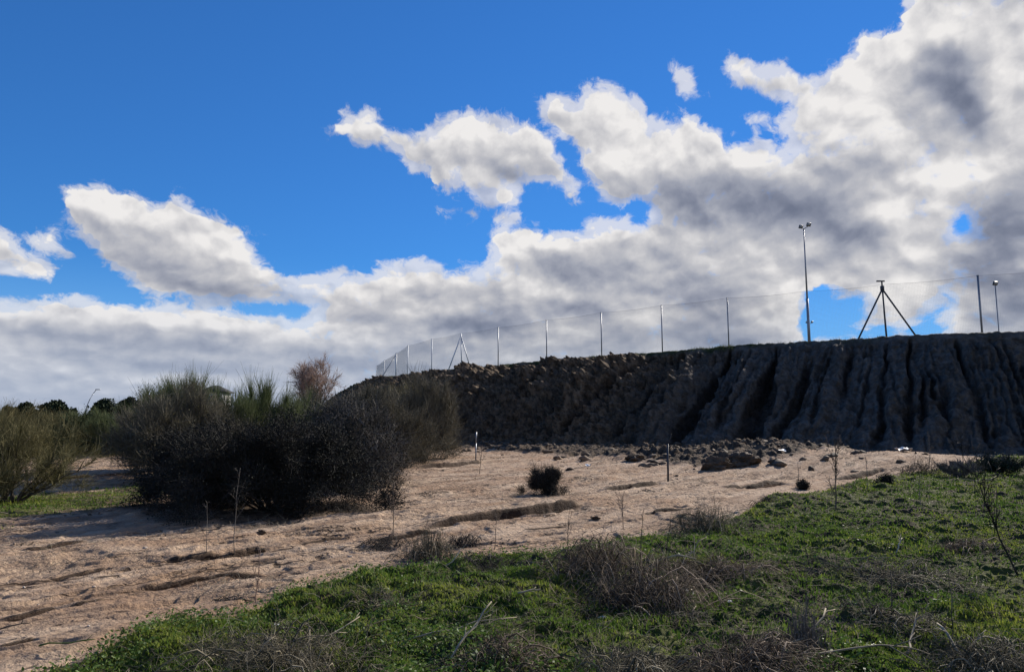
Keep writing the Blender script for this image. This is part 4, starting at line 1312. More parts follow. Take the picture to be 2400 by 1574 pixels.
# ------------------------------------------------------------------ trees
def tree(name, label, x, y, H, W, seed, mat, crown_z=0.45, n_leaf=9000, leaf=0.25, flat=1.0, group=None, trunk_r=0.16, clumps=26, dome=0.0, z0=None):
    rng = np.random.RandomState(seed)
    z = float(ground_z(x, y)[0]) if z0 is None else z0
    t = thing(name, label, 'tree', (x, y, z), group)
    n = clumps
    d = unit(rng.randn(n, 3))
    d[:, 2] = np.abs(d[:, 2]) * (0.5 + dome) - 0.25 * (1 - dome)
    rr = rng.rand(n) ** 0.4
    cz = H * (crown_z + (1 - crown_z) * 0.45)
    hz = H * (1 - crown_z) * 0.5 * flat
    c = d * rr[:, None] * (W * 0.75, W * 0.75, hz * 1.2) + (0, 0, cz)
    sz = (0.25 + 0.25 * rng.rand(n))
    j = rng.randint(0, n, n_leaf)
    off = unit(rng.randn(n_leaf, 3)) * (rng.rand(n_leaf, 1) ** 0.35)
    L = c[j] + off * sz[j][:, None] * (W, W, hz * 1.0)
    k = 5
    s = np.linspace(0, 1, k)[None, :, None]
    top = np.array([[rng.randn() * 0.05 * W, rng.randn() * 0.05 * W, H * 0.72]])
    Tk = top[:, None] * s + np.concatenate([rng.randn(1, k, 2) * 0.02 * H, np.zeros((1, k, 1))], -1) * s
    Tk[..., 2] -= 0.15 * (1 - s[..., 0])
    Bm = []
    for i in range(n):
        st = Tk[0, 1 + i % 3]
        p = np.linspace(0, 1, 4)[:, None]
        Bm.append(st + (c[i] - st) * p + np.array([0, 0, 0.06 * H]) * np.sin(p * PI) * -1)
    Bm = np.array(Bm)
    v, f = join([tubes(Tk, trunk_r * np.linspace(1, 0.45, k)[None], 8), tubes(Bm, trunk_r * 0.35 * np.linspace(1, 0.3, 4)[None] * np.ones((n, 1)), 4)])
    mesh('trunk', v, f, M_BARK, t, {'rnd': np.full(len(v), 0.4)})
    leaf_mesh('crown', rng, L, leaf, mat, t, aspect=0.8)
    return t


def at_px(px, d):
    dr = ray(px, 1000)
    return dr[0] * d / dr[1], d


def h_at(py, d):
    dr = ray(1200, py)
    return EYE + dr[2] * d / dr[1]


GP = 'stone pines on the left horizon'
for i, (px, top, wpx, d, lab) in enumerate([(55, 944, 32, 170, 'small flat topped dark pine, leftmost on the horizon'), (125, 938, 42, 150, 'wide dome shaped dark pine left of the thin street lamp'),
                                            (245, 938, 36, 150, 'dark flat pine right of the thin street lamp'), (300, 932, 34, 140, 'tallest dark pine, nearest the green brooms'), (20, 952, 26, 190, 'low dark pine at the very left edge of the horizon')]):
    x, y = at_px(px, d)
    Hh = h_at(top, d)
    tree('stone_pine', lab, x, y, Hh, wpx * d / FPX, 200 + i, M_PINE, crown_z=0.35, n_leaf=6500, leaf=0.45, flat=1.0, group=GP, clumps=22, dome=0.4, trunk_r=0.2)
GF = 'far trees along the horizon'
FT = [(-60, 955, 60, 230), (90, 962, 50, 220), (175, 964, 46, 210), (215, 958, 40, 200), (350, 950, 46, 210), (400, 948, 44, 200), (470, 952, 40, 220), (640, 950, 50, 230), (700, 945, 40, 230), (790, 925, 16, 190), (818, 921, 16, 180), (600, 955, 60, 260), (30, 966, 60, 240)]
FL = ['far tree partly out at the left edge', 'low green tree behind the wide dome pine', 'low tree just left of the street lamp foot', 'low round tree just right of the street lamp foot', 'far tree behind the tallest pine',
      'far tree seen through the tallest broom wisps', 'far tree left of the small white house', 'far tree right of the small white house', 'far tree behind the bare pinkish tree', 'tiny far tree beside the fence corner, the left one',
      'tiny far tree beside the fence corner, the right one', 'far tree behind the small white house', 'low far tree behind the leftmost pines']
for i, ((px, top, wpx, d), lab) in enumerate(zip(FT, FL)):
    x, y = at_px(px, d)
    tree('distant_tree', lab, x, y, h_at(top, d), wpx * d / FPX, 230 + i, M_FAR, crown_z=0.12, n_leaf=3500, leaf=0.7, group=GF, clumps=18, trunk_r=0.25)
# low scrub that closes the view to the plain
rng = np.random.RandomState(77)
n = 26000
az = np.radians(rng.uniform(-48, -8, n))
rr = rng.uniform(75, 330, n)
sx, sy = np.sin(az) * rr, np.cos(az) * rr
keep = fbm(sx * 0.05, sy * 0.05, 3, 130) > -0.05
sx, sy, rr = sx[keep], sy[keep], rr[keep]
hh = (1.3 + 1.6 * (fbm(sx * 0.08, sy * 0.08, 3, 131) + 0.4)).clip(0.5) * (0.4 + rng.rand(len(sx)))
o = leaf_mesh('scrub', rng, np.stack([sx, sy, hh * rng.rand(len(sx))], -1), 1.1, M_FAR, None, aspect=0.9)
tag(o, 'low green scrub covering the far plain at left', 'scrub', kind='stuff')

# the bare pinkish tree
def bare_tree(label, px, d, top, wpx, seed):
    rng = np.random.RandomState(seed)
    x, y = at_px(px, d)
    z = float(ground_z(x, y)[0])
    H = h_at(top, d) - z
    W = wpx * d / FPX
    t = thing('bare_tree', label, 'tree', (x, y, z))
    k = 6
    s = np.linspace(0, 1, k)[None, :, None]
    Tk = np.array([[0.05, 0, H * 0.62]])[:, None] * s + rng.randn(1, k, 3) * 0.03 * s
    Tk[..., 2] -= 0.1 * (1 - s[..., 0])
    n1 = 26
    az = rng.rand(n1) * 2 * PI
    inc = rng.rand(n1) ** 0.6
    st = Tk[0, 3:5][rng.randint(0, 2, n1)]
    end = np.stack([np.cos(az) * inc * W * 0.85, np.sin(az) * inc * W * 0.85, H - W * 0.95 + W * 0.8 * np.sqrt(1 - 0.9 * inc ** 2) - rng.rand(n1) * W * 0.35], -1)
    p = np.linspace(0, 1, 6)[None, :, None]
    B = st[:, None] + (end - st)[:, None] * np.concatenate([p ** 0.8, p ** 0.8, p ** 1.25], -1) + rng.randn(n1, 6, 3) * 0.03 * p
    C = sub_branches(rng, B, 420, W * 0.40, 0.6, 0.0, 0.4, 4)
    D_ = sub_branches(rng, C, 8000, W * 0.24, 0.75, 0.0, 0.1, 3)
    v, f = join([tubes(Tk, 0.10 * np.linspace(1, 0.6, k)[None], 8), tubes(B, 0.035 * np.linspace(1, 0.3, 6)[None] * np.ones((n1, 1)), 5)])
    mesh('trunk', v, f, M_BARK, t, {'rnd': np.full(len(v), .4)})
    v, f = tubes(C, 0.010 * np.linspace(1, 0.5, 4)[None] * np.ones((420, 1)), 3)
    mesh('branches', v, f, M_STALK, t, {'rnd': np.full(len(v), .4)})
    ribbon_mesh('twigs', rng, D_, 0.006, M_BARE, t)
    return t


bare_tree('bare round crowned tree with pinkish brown twigs rising over the dark bush', 735, 38, 842, 60, 300)

# unseen trees added right of the view to throw broken shade on the turf
for i, (x, y, Hh, W) in enumerate([(27.4, 34.4, 16.5, 2.3), (30.8, 37.5, 16.0, 2.6), (22.0, 22.5, 9.5, 2.3)]):
    tree('poplar', ['tall poplar just beyond the right edge of the view', 'tallest poplar, behind the one beyond the right edge', 'low poplar nearest the turf, right of the view'][i], x, y, Hh, W, 330 + i, M_FAR, crown_z=0.25, n_leaf=9000, leaf=0.22, group='poplars right of the view', clumps=34, dome=0.3)

# ------------------------------------------------------------------ turf, weeds, straw
rng = np.random.RandomState(5)


def scatter(n, r0, r1, a0=-44, a1=44, power=1.0):
    u = rng.rand(n)
    r = np.exp(np.log(r0) + (np.log(r1) - np.log(r0)) * u ** power)
    a = np.radians(rng.uniform(a0, a1, n))
    return np.sin(a) * r, np.cos(a) * r, r


x, y, r = scatter(1050000, 2.2, 48, -46, 60)
gm = green_mask(x, y) * (0.5 + 0.9 * (fbm(x * 0.9, y * 0.9, 4, 140) + 0.35).clip(0, 1))
bare = sstep(fbm(x * 0.55, y * 0.55, 4, 141, 0.6), 0.26, 0.04)
k_ = rng.rand(len(x)) < gm * (0.30 + 0.70 * bare)
x, y, r = x[k_], y[k_], r[k_]
n = len(x)
z = ground_z(x, y)
tall = (0.012 + 0.026 * rng.rand(n) ** 2) * (0.6 + 0.9 * (fbm(x * 1.7, y * 1.7, 3, 142) + 0.5).clip(0, 1.3)) * (1 + r / 60)
aa = rng.rand(n) * 2 * PI
ln = tall * (0.3 + 0.9 * rng.rand(n))
P = np.zeros((n, 3, 3))
P[:, 0] = np.stack([x, y, z - 0.01], -1)
P[:, 1] = np.stack([x + np.cos(aa) * ln * 0.4, y + np.sin(aa) * ln * 0.4, z + tall * 0.6], -1)
P[:, 2] = np.stack([x + np.cos(aa) * ln, y + np.sin(aa) * ln, z + tall], -1)
W_ = (0.0016 + 0.00055 * r)[:, None] * np.array([1.0, 0.8, 0.1])[None]
D_ = np.stack([-np.sin(aa), np.cos(aa), np.zeros(n)], -1)
v, q = blades(P, W_, D_)
tone = np.clip(0.5 + 0.9 * fbm(x * 0.8, y * 0.8, 3, 143) + 0.25 * rng.randn(n), 0, 1)
tag(mesh('grass', v, q, M_GRASS, None, {'rnd': np.repeat(tone, 6)}), 'short green turf on the bank in front', 'grass', kind='stuff')
print('grass blades', n)

# broad leaved weeds: rosettes in patches, thick along the rim of the turf
x, y, r = scatter(300000, 2.3, 40, -46, 60)
rim = np.exp(-((green_edge(x, y) - 0.35) / 0.45) ** 2) * (r < 14)
gm = green_mask(x, y) * np.clip(sstep(fbm(x * 1.3, y * 1.3, 4, 150, 0.6), 0.0, 0.35) + 0.8 * rim, 0, 1)
k_ = rng.rand(len(x)) < gm * 0.8
x, y, r = x[k_], y[k_], r[k_]
z = ground_z(x, y) + (0.015 + 0.05 * rng.rand(len(x)) + 0.07 * rng.rand(len(x)) * np.exp(-((green_edge(x, y) - 0.35) / 0.45) ** 2))
tag(leaf_mesh('weeds', rng, np.stack([x, y, z], -1), 0.030, M_WEED, None, flat=0.45, aspect=0.5), 'leafy green weeds in the turf', 'weeds', kind='stuff')

# dry twig litter all over the turf
def litter(name, label, cat, n, L, w, mat, r0=2.8, r1=40, sel=None, lift=0.03, steep=0.25):
    x, y, r = scatter(n, r0, r1)
    k_ = rng.rand(n) < sel(x, y)
    x, y, r = x[k_], y[k_], r[k_]
    m = len(x)
    z = ground_z(x, y)
    a = rng.rand(m) * 2 * PI
    l = L * (0.3 + rng.rand(m) ** 2 * 1.2) * (1 + r / 25)
    b = a + rng.randn(m) * 0.5
    P = np.zeros((m, 4, 3))
    zz_ = (rng.rand(m) ** 2) * steep
    for k in range(4):
        s = k / 3
        ang_ = a + (b - a) * s
        P[:, k, 0] = x + np.cos(ang_) * l * s
        P[:, k, 1] = y + np.sin(ang_) * l * s
        P[:, k, 2] = z + lift * rng.rand(m) + zz_ * l * s * (1.6 - 0.6 * s)
    R = (w * (0.6 + 0.8 * rng.rand(m)) * (1 + r / 14))[:, None] * np.linspace(1, 0.5, 4)[None]
    v, f = tubes(P, R, 3, caps=False)
    return tag(mesh(name, v, f, mat, None, {'rnd': np.repeat(rng.rand(m), 12)}), label, cat, kind='stuff')


def in_patches(x, y):
    return green_mask(x, y) * (0.12 + 0.88 * sstep(fbm(x * 0.75, y * 0.75, 4, 160, 0.6), 0.02, 0.30))


litter('dead_twigs', 'grey brown dead twigs strewn over the turf', 'twigs', 34000, 0.13, 0.0015, M_DEAD_GREY, sel=in_patches, steep=0.6)
litter('brown_twigs', 'brown dead twigs strewn over the turf', 'twigs', 22000, 0.12, 0.0016, M_DEAD, sel=lambda x, y: green_mask(x, y) * (0.08 + 0.9 * sstep(fbm(x * 0.6, y * 0.6, 4, 163, 0.6), 0.05, 0.3)), steep=0.5)
litter('straw', 'pale straws lying in the turf', 'straw', 1500, 0.20, 0.0016, M_STRAW, sel=lambda x, y: green_mask(x, y) * 0.7, steep=0.3)
litter('dry_weeds', 'sparse dry weed stems on the sand', 'dry weeds', 52000, 0.10, 0.0012, M_STALK, 4.5, 60,
       sel=lambda x, y: (1 - green_mask(x, y)) * 0.75 * sstep(fbm(x * 0.5, y * 0.5, 4, 161, 0.6), 0.12, 0.35), steep=0.9)
litter('dry_grass', 'thin straw coloured grass on the sand', 'dry grass', 44000, 0.09, 0.0012, M_STRAW, 4.5, 60,
       sel=lambda x, y: (1 - green_mask(x, y)) * 0.6 * sstep(fbm(x * 0.35, y * 0.35, 4, 162, 0.6), 0.05, 0.35), steep=0.8)

# grass tufts on the crest of the bank
n = 16000
s_ = rng.uniform(3.6, 11.5, n)
cc = catmull(_cp, s_)
nn = unit(cc[:, 2:] - cc[:, :2])
dd = rng.uniform(-0.5, 2.5, n)
arc_ = np.interp(s_, sfine, _arc)
px_ = to_px(cc[:, 2], cc[:, 3], CREST_H)[0]
ok = rng.rand(n) < np.where((px_ < 1720) & (px_ > 1200), 1.0, 0.25) * sstep(fbm(arc_ * 0.5, arc_ * 0, 3, 170), -0.2, 0.3)
s_, cc, nn, dd = s_[ok], cc[ok], nn[ok], dd[ok]
n = len(s_)
bx, by = cc[:, 2] + nn[:, 0] * dd, cc[:, 3] + nn[:, 1] * dd
bz = CREST_H + np.interp(s_, sv, crest_n) * sstep(dd, 4, 0) + np.minimum(dd, 0) * 0.6
tl = 0.10 + 0.22 * rng.rand(n)
a = rng.rand(n) * 2 * PI
P = np.zeros((n, 3, 3))
for k in range(3):
    P[:, k] = np.stack([bx + np.cos(a) * tl * 0.25 * k, by + np.sin(a) * tl * 0.25 * k, bz - 0.05 + tl * k / 2], -1)
v, q = blades(P, np.array([[0.014, 0.010, 0.003]]) * np.ones((n, 1)), np.stack([-np.sin(a), np.cos(a), 0 * a], -1))
tag(mesh('crest_grass', v, q, M_BROOM_GREEN, None, {'rnd': np.repeat(rng.rand(n), 6)}), 'rough grass along the crest of the embankment', 'grass', kind='stuff')


# ------------------------------------------------------------------ clods and stones
def ico(sub=2):
    bm_ = __import__('bmesh').new()
    __import__('bmesh').ops.create_icosphere(bm_, subdivisions=sub, radius=1.0)
    v = np.array([p.co[:] for p in bm_.verts])
    f = np.array([[w.index for w in t.verts] for t in bm_.faces])
    bm_.free()
    return v, f


IV, IF = ico()


def lumps(name, label, cat, x, y, z, size, mat, squash=0.6, rough=0.5, kind='stuff', shapes=24):
    n = len(x)
    sh = []
    for k in range(shapes):
        nz = fbm(IV[:, 0] * 1.3 + k * 3.1, IV[:, 1] * 1.3 + IV[:, 2] * 1.7, 3, 180 + k)
        sh.append(IV * (1 + rough * 1.8 * nz)[:, None])
    sh = np.array(sh)
    a = rng.rand(n) * 2 * PI
    V = sh[rng.randint(0, shapes, n)] * np.stack([1 + 0.35 * rng.randn(n).clip(-1.5, 1.5), 1 + 0.35 * rng.randn(n).clip(-1.5, 1.5), squash * (0.8 + 0.4 * rng.rand(n))], -1)[:, None]
    c, s = np.cos(a)[:, None], np.sin(a)[:, None]
    V = np.stack([V[..., 0] * c - V[..., 1] * s, V[..., 0] * s + V[..., 1] * c, V[..., 2]], -1) * size[:, None, None]
    V += np.stack([x, y, z + size * squash * 0.25], -1)[:, None]
    F = IF[None] + (np.arange(n) * len(IV))[:, None, None]
    return tag(mesh(name, V.reshape(-1, 3), F.reshape(-1, 3), mat, None, {'rnd': np.repeat(rng.rand(n), len(IV))}), label, cat, kind=kind)


M_CLOD = mat_varied('earth clods', (0.050, 0.036, 0.025), (0.125, 0.090, 0.060), 2.5, c2=(0.18, 0.13, 0.088))
M_STONE = mat_varied('small stones', (0.20, 0.15, 0.11), (0.36, 0.28, 0.21), 6.0, c2=(0.50, 0.43, 0.36))
# along the foot of the bank, left of the spilled mounds, and down the slump
fs = np.array(_foot)
n = 5200
s_ = rng.uniform(4.2, 8.6, n)
cc = catmull(_cp, s_)
nn = unit(cc[:, 2:] - cc[:, :2])
off = -np.abs(rng.randn(n)) * 4.5 + 1.0
cx, cy = cc[:, 0] + nn[:, 0] * off, cc[:, 1] + nn[:, 1] * off
n2 = 1300
ax, ay = 9.0 + rng.randn(n2) * 3.2, 36.0 + rng.randn(n2) * 5.0
cx, cy = np.concatenate([cx, ax]), np.concatenate([cy, ay])
sz = 0.025 + 0.20 * rng.rand(len(cx)) ** 8
lumps('clods', 'lumps of dark earth fallen at the foot of the embankment', 'clods', cx, cy, ground_z(cx, cy), sz, M_CLOD)
x, y, r = scatter(3800, 4.6, 40)
k_ = (green_mask(x, y) < 0.3) & (fbm(x * 0.6, y * 0.6, 3, 190) > -0.1)
x, y, r = x[k_], y[k_], r[k_]
lumps('pebbles', 'small stones and crumbs on the sand', 'pebbles', x, y, ground_z(x, y), (0.004 + 0.013 * rng.rand(len(x)) ** 5) * (1 + r / 30), M_STONE)


def boulder(label, px, py, size, seed, squash=0.6, name='earth_clod', mat=None):
    x, y, z = hit(px, py)
    BV, BF = ico(5)
    v = BV * (1 + 1.1 * fbm(BV[:, 0] * 1.3 + seed, BV[:, 1] * 1.3 + BV[:, 2] * 1.7, 6, seed, 0.62))[:, None] * np.array([size, size * 0.8, size * squash])
    return tag(mesh(name, v, BF, mat or M_CLOD, None, {'rnd': np.full(len(v), .2)}, loc=(x, y, z + size * squash * 0.35)), label, 'clod')


boulder('largest dark clod with an undercut side at the right end of the slump', 1738, 1090, 0.55, 400, 0.5)
boulder('brown clod at the near end of the slump, left below the largest', 1690, 1100, 0.50, 401, 0.6)
boulder('small dark clod by the foot of the bank, left part of the sand', 1490, 1078, 0.35, 402, 0.5)
boulder('dark clod lying on the sand right of the long gully', 1395, 1216, 0.07, 403, 0.6)
boulder('lone brown clod on the sand near the left stalks', 612, 1250, 0.06, 404, 0.6)
boulder('dark lump of rootstock on the sand left of centre', 610, 1292, 0.07, 405, 0.6)


# ------------------------------------------------------------------ scraps of litter
M_WHITE = mat_plain('white scrap', (0.80, 0.79, 0.76), 0.6)


def scrap(label, px, py, w, seed, crumple=0.35, z=None, d=None):
    rng_ = np.random.RandomState(seed)
    if d is None:
        x, y, zz_ = hit(px, py)
    else:
        dr = ray(px, py)
        x, y, zz_ = dr[0] * d / dr[1], d, EYE + dr[2] * d / dr[1]
    m = 6
    u, v = np.meshgrid(np.linspace(-.5, .5, m), np.linspace(-.35, .35, m))
    h = fbm(u * 3 + seed, v * 3, 3, seed) * crumple + 0.15
    V = np.stack([u * w, v * w, h * w], -1).reshape(-1, 3)
    i = np.arange(m * m).reshape(m, m)
    q = np.stack([i[:-1, :-1], i[:-1, 1:], i[1:, 1:], i[1:, :-1]], -1).reshape(-1, 4)
    V2 = V - (0, 0, 0.006 + w * 0.02)
    edge = np.concatenate([i[0], i[1:, -1], i[-1, ::-1][1:], i[::-1, 0][1:]])
    sk = np.stack([edge[:-1], edge[1:], edge[1:] + m * m, edge[:-1] + m * m], -1)
    o = mesh('litter_scrap', np.vstack([V, V2]), [np.vstack([q, q[:, ::-1] + m * m, sk])], M_WHITE, None, loc=(x, y, zz_ + 0.01))
    return tag(o, label, 'litter', 'white litter scraps')


scrap('white crumpled scrap in the twigs below the largest heap', 1612, 1388, 0.13, 1)
scrap('small white scrap in the turf right of the brown sprawl', 1752, 1336, 0.09, 2)
scrap('white speck of litter in the green below the largest heap', 1410, 1428, 0.07, 3)
scrap('white flake at the foot of the bank below the floodlight mast', 1832, 1060, 0.30, 4)
scrap('white sheet at the foot of the bank below the tripod', 2118, 1058, 0.55, 5)
scrap('white scrap at the foot of the bank near the right edge', 2328, 1060, 0.45, 6)
scrap('white speck in the lower left turf near the tangle', 648, 1462, 0.04, 7)
scrap('white speck in the lower right corner of the turf', 1712, 1412, 0.05, 8)
scrap('pale scrap on the sand below the slump', 1378, 1092, 0.20, 9)

# ------------------------------------------------------------------ steel: stakes, fence, masts
M_GALV = mat_plain('galvanised steel', (0.30, 0.32, 0.35), 0.45, 0.6, 0.5)
M_GALV_PALE = mat_plain('pale galvanised steel', (0.62, 0.65, 0.68), 0.5, 0.2, 0.5)
M_DARK = mat_plain('dark painted steel', (0.05, 0.055, 0.065), 0.5, 0.2, 0.4)
M_NET = mat_plain('grey netting cord', (0.22, 0.24, 0.25), 0.8)
M_LENS = mat_plain('lamp glass', (0.35, 0.38, 0.40), 0.2, 0.0, 0.6)


def part(name, parts, mat, parent, smooth=False):
    v, f = join(parts)
    return mesh(name, v, f, mat, parent, smooth=smooth)


def stake(label, px, pb, pt, r, top=None, hook=False, seed=0, mat=None):
    x, y, z = hit(px, pb)
    H = px_h(px, pb, pt)
    t = thing('survey_stake', label, 'stake', (x, y, z), 'stakes on the sand')
    part('shaft', [rod((0, 0, -0.1), (0.01, 0, H * (0.6 if top else 1.0)), r, sides=8)], mat or M_GALV, t, True)
    if top: part('painted_top', [rod((0.01, 0, H * 0.6), (0.015, 0, H), r * 1.08, sides=8)], top, t, True)
    if hook:
        s = np.linspace(0, 1, 6)
        P = np.stack([0.01 + s * 0.10 * H, 0 * s, H + 0.28 * H * s - 0.0], -1)[None]
        P[0, :, 0] += np.sin(s * 3) * 0.03
        v, f = tubes(P, r * 0.25 * np.ones((1, 6)), 4)
        mesh('wire', v, f, M_DARK, t)
    return t


stake('thin stake with a whitish upper half on the sand by the feathery shrub', 1115, 1078, 1012, 0.030, M_GALV)
stake('tall blue grey metal stake with a bent wire top, right of the round bush', 1566, 1128, 1040, 0.030, None, True, mat=M_DARK)

# posts: where each sight line stands along the net
HF = 4.6
PD = [(2272, 637), (1690, 690), (1537, 710), (1397, 725), (1270, 742), (1158, 762), (1004, 785), (948, 802)]
LINE = [(2900, 590), (2600, 612), (2272, 637), (2056, 662), (1870, 676), (1690, 690), (1537, 710), (1397, 725), (1270, 742), (1158, 762), (1072, 775), (1004, 785), (948, 802), (921, 820), (893, 838), (875, 850)]


def crest_pt(px, py, hf=HF):
    px, py = px * 1.0084, py * 1.0084
    d = ray(px, py)
    t = (CREST_H + hf - EYE) / d[2]
    return np.array([d[0] * t, d[1] * t])


fl = np.array([crest_pt(*p) for p in LINE])
# smooth the reading errors in distance, then close the corner behind
fl_s = fl.copy()
_r = np.hypot(fl[:, 0], fl[:, 1])
for i in range(1, len(fl) - 1): fl_s[i] = fl[i] * (0.5 * _r[i] + 0.25 * (_r[i - 1] + _r[i + 1])) / _r[i]
fence = thing('net_fence', 'tall fence of thin steel posts and fine grey net along the crest of the embankment', 'fence', (float(fl_s[8, 0]), float(fl_s[8, 1]), CREST_H))
org = np.array([fl_s[8, 0], fl_s[8, 1], CREST_H])
for i, (px, py) in enumerate(LINE):
    if px in (2056, 1870, 1072, 2900): continue
    p = np.array([fl_s[i, 0], fl_s[i, 1], CREST_H]) - org
    rr_ = 0.07 if px > 2000 else (0.10 if px == 921 else 0.055)
    o = part('post', [rod(p + (0, 0, -0.3), p + (0, 0, HF), rr_, sides=8), rod(p + (0, 0, HF), p + (0, 0, HF + 0.04), rr_ * 1.2, sides=8)], M_GALV_PALE if px < 1010 else M_GALV, fence, True)
    if px == 921:
        part('brace', [rod(p + (-0.1, 0.1, HF - 0.3), p + (-2.6, -1.2, -0.2), 0.06, sides=8)], M_GALV, fence, True)
# the net: cords every 10 cm, with a thicker head cable
segs, cab = [], []
MESHW = 0.10
for i in range(len(fl_s) - 1):
    a_, b_ = fl_s[i], fl_s[i + 1]
    L = np.linalg.norm(b_ - a_)
    nv = int(L / MESHW)
    tt = (np.arange(nv) / nv)[:, None]
    xy = a_ + (b_ - a_) * tt
    sag = 0.10 * np.sin(tt[:, 0] * PI)
    P = np.zeros((nv, 2, 3))
    P[:, 0, :2], P[:, 1, :2] = xy, xy
    P[:, 0, 2] = CREST_H + 0.05
    P[:, 1, 2] = CREST_H + HF - sag
    segs.append(P)
    nh = int(HF / MESHW)
    zz_ = (CREST_H + 0.05 + np.arange(nh) * MESHW)
    P = np.zeros((nh, 2, 3))
    P[:, 0, :2], P[:, 1, :2] = a_, b_
    P[:, :, 2] = zz_[:, None]
    segs.append(P)
    k = 7
    s = np.linspace(0, 1, k)
    P = np.zeros((1, k, 3))
    P[0, :, :2] = a_ + (b_ - a_) * s[:, None]
    P[0, :, 2] = CREST_H + HF - 0.10 * np.sin(s * PI)
    cab.append(P)
P = np.concatenate(segs) - org
v, f = tubes(P, np.full(P.shape[:2], 0.0034), 3, caps=False)
mesh('net', v, f, M_NET, fence)
P = np.concatenate(cab) - org
v, f = tubes(P, np.full(P.shape[:2], 0.007), 4, caps=False)
mesh('head_cable', v, f, M_DARK, fence)


def tripod(label, px, ptop, legs, d_xy, mat, r=0.07, head=True):
    """legs: sight lines of the feet with how far each is set back"""
    x, y = d_xy
    t = thing('tripod_mast', label, 'mast', (x, y, CREST_H), 'braced masts of the net fence')
    dr = ray(px * 1.0084, ptop * 1.0084)
    H = EYE + dr[2] * y / dr[1] - CREST_H
    part('upright', [rod((0.12, 0, -0.3), (0, 0, H), r * 0.9, r * 0.7, sides=8)], mat, t, True)
    for (lx, ly) in legs:
        part('leg', [rod((lx, ly, -0.3), (0, 0, H * 0.93), r * 0.8, r * 0.8, sides=8)], mat, t, True)
    if head:
        part('head', [rod((0, 0, H), (0, 0, H + 0.25), r * 0.7, sides=8), box(-0.1, 0, H + 0.30, 0.62, 0.12, 0.10), box(0, 0, H - 0.25, 0.22, 0.22, 0.34)], M_DARK, t)
    return t


i = 3
tripod('large dark tripod mast with splayed legs right of the floodlight', 2056, 662, [(-2.7, -0.6), (3.1, 0.2)], (float(fl_s[i, 0]), float(fl_s[i, 1]) + 0.4), M_DARK, 0.085)
i = 10
tripod('small pale A shaped braced mast on the left part of the net fence', 1074, 775, [(-1.55, -0.8), (1.35, 0.5)], (float(fl_s[i, 0]), float(fl_s[i, 1]) - 0.3), M_GALV_PALE, 0.085, False)


def floodlight(label, px, ptop, d, r0, heads, horns=None, mat=None, r1=None, name='floodlight_mast', scale=1.0, step=None):
    px, ptop = px * 1.0084, ptop * 1.0084
    dr = ray(px, ptop)
    x, y, ztop = dr[0] * d / dr[1], d, EYE + dr[2] * d / dr[1]
    t = thing(name, label, 'floodlight', (x, y, CREST_H), 'floodlight masts of the sports ground')
    H = ztop - CREST_H
    r1 = r1 or r0 * 0.5
    sh = step or 0.35
    part('pole', [rod((0, 0, -0.3), (0, 0, H * sh), r0, r0 * 0.85, 10), rod((0, 0, H * sh), (0, 0, H), r0 * 0.6, r1, 10), rod((0, 0, -0.05), (0, 0, 0.06), r0 * 2, sides=12)], mat or M_GALV, t, True)
    for hx, hz, w in heads:
        part('bracket', [rod((0, 0, H - 0.05), (hx, -0.05, H + hz), r1 * 0.7, sides=6)], M_DARK, t)
        hd = part('lamp_head', [box(hx, -0.06, H + hz + w * 0.3, w, 0.34 * w, w * 0.85, 0.25, 0.5), box(hx, 0.10 * w, H + hz + w * 0.2, w * 0.5, 0.25 * w, w * 0.4, 0.25, 0.5)], M_DARK, t)
        part('lens', [box(hx - 0.02, -0.06 - 0.19 * w, H + hz + w * 0.26, w * 0.8, 0.02, w * 0.62, 0.25, 0.5)], M_LENS, hd)
    for (hx, hz, w) in (horns or []):
        part('lamp_arm', [rod((0, 0, hz - 0.15), (hx, 0, hz), r1 * 0.6, sides=6)], M_DARK, t)
        part('small_lamp', [box(hx, 0, hz + w * 0.3, w, w * 0.7, w * 0.8, 0.2, 0.4)], M_DARK, t)
    return t


d = 62.0
floodlight('tall floodlight mast with two lamp heads right of the middle', 1868, 531, d, 0.125, [(-0.26, 0.04, 0.34), (0.42, 0.22, 0.36)], r1=0.045, step=0.42)
floodlight('single headed floodlight mast at the right edge with two side lamps low down', 2313, 664, 78.0, 0.10, [(0.0, 0.10, 0.50)], [(-0.28, 1.05, 0.2), (0.42, 1.05, 0.2)], r1=0.055, step=0.02)
floodlight('far small two lamp mast peeping out right behind the tall floodlight', 1881, 752, 100.0, 0.09, [(-0.34, 0.10, 0.3), (0.36, 0.14, 0.3)], r1=0.04, step=0.02)

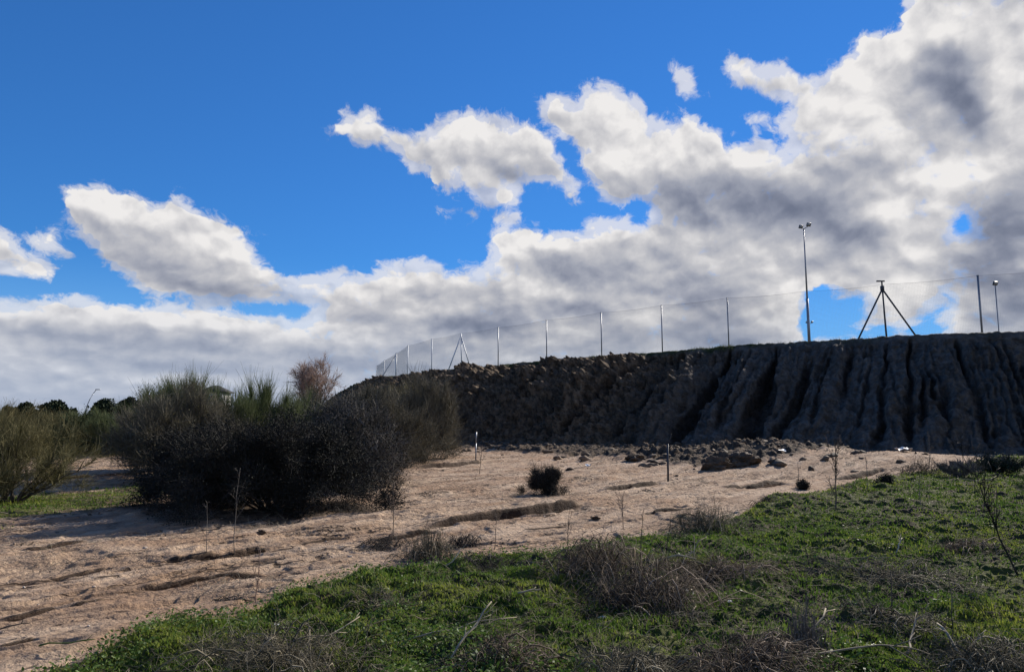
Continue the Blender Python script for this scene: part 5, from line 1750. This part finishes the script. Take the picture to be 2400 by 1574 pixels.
# street lamp on the far road at the left
x, y = at_px(193 * 1.0084, 130)
z = float(ground_z(x, y)[0])
H = h_at(912, 130) - z
lamp = thing('street_lamp', 'thin street lamp with a curved arm on the left horizon', 'street lamp', (x, y, z))
s = np.linspace(0, 1, 10)
P = np.stack([np.sin(s * PI * 0.5) ** 3 * 1.9, 0 * s, H * np.sin(s * PI / 2) ** 0.9], -1)[None]
v, f = tubes(P, np.linspace(0.09, 0.05, 10)[None], 8)
mesh('pole', v, f, M_GALV, lamp, smooth=True)
part('lamp_head', [box(2.15, 0, H - 0.03, 0.75, 0.28, 0.14)], M_GALV, lamp)

# the small white house whose upper storey shows over the brooms
M_WALL = mat_plain('white render', (0.72, 0.71, 0.69), 0.9)
M_ROOF = mat_plain('dark slate roof', (0.022, 0.023, 0.026), 0.9)
M_PANE = mat_plain('window glass', (0.05, 0.06, 0.07), 0.15, 0.0, 0.6)
d = 150.0
x, y = at_px(502, d)
z = float(ground_z(x, y)[0])
H = h_at(903, d) - z
w, eave = 4.4, H - 1.5
house = thing('house', 'small white house with a dark hipped roof far behind the green brooms', 'house', (x, y, z))
part('wall', [box(0, 0, eave / 2 - 0.2, w, w, eave + 0.4)], M_WALL, house)
ov = 0.6
rv = np.array([[-w / 2 - ov, -w / 2 - ov, eave], [w / 2 + ov, -w / 2 - ov, eave], [w / 2 + ov, w / 2 + ov, eave], [-w / 2 - ov, w / 2 + ov, eave], [-0.6, 0, H], [0.6, 0, H],
               [-w / 2 - ov, -w / 2 - ov, eave + .14], [w / 2 + ov, -w / 2 - ov, eave + .14], [w / 2 + ov, w / 2 + ov, eave + .14], [-w / 2 - ov, w / 2 + ov, eave + .14]])
mesh('roof', rv, [np.array([[0, 3, 2, 1], [0, 1, 7, 6], [1, 2, 8, 7], [2, 3, 9, 8], [3, 0, 6, 9], [6, 7, 5, 4], [8, 9, 4, 5]]), np.array([[7, 8, 5], [9, 6, 4]])], M_ROOF, house)
for hx in (-1.2, 0.0, 1.2):
    fr = part('window', [box(hx, -w / 2 - 0.02, eave - 1.3, 0.72, 0.10, 1.3)], M_ROOF, house)
    part('pane', [box(hx, -w / 2 - 0.08, eave - 1.3, 0.56, 0.03, 1.1)], M_PANE, fr)
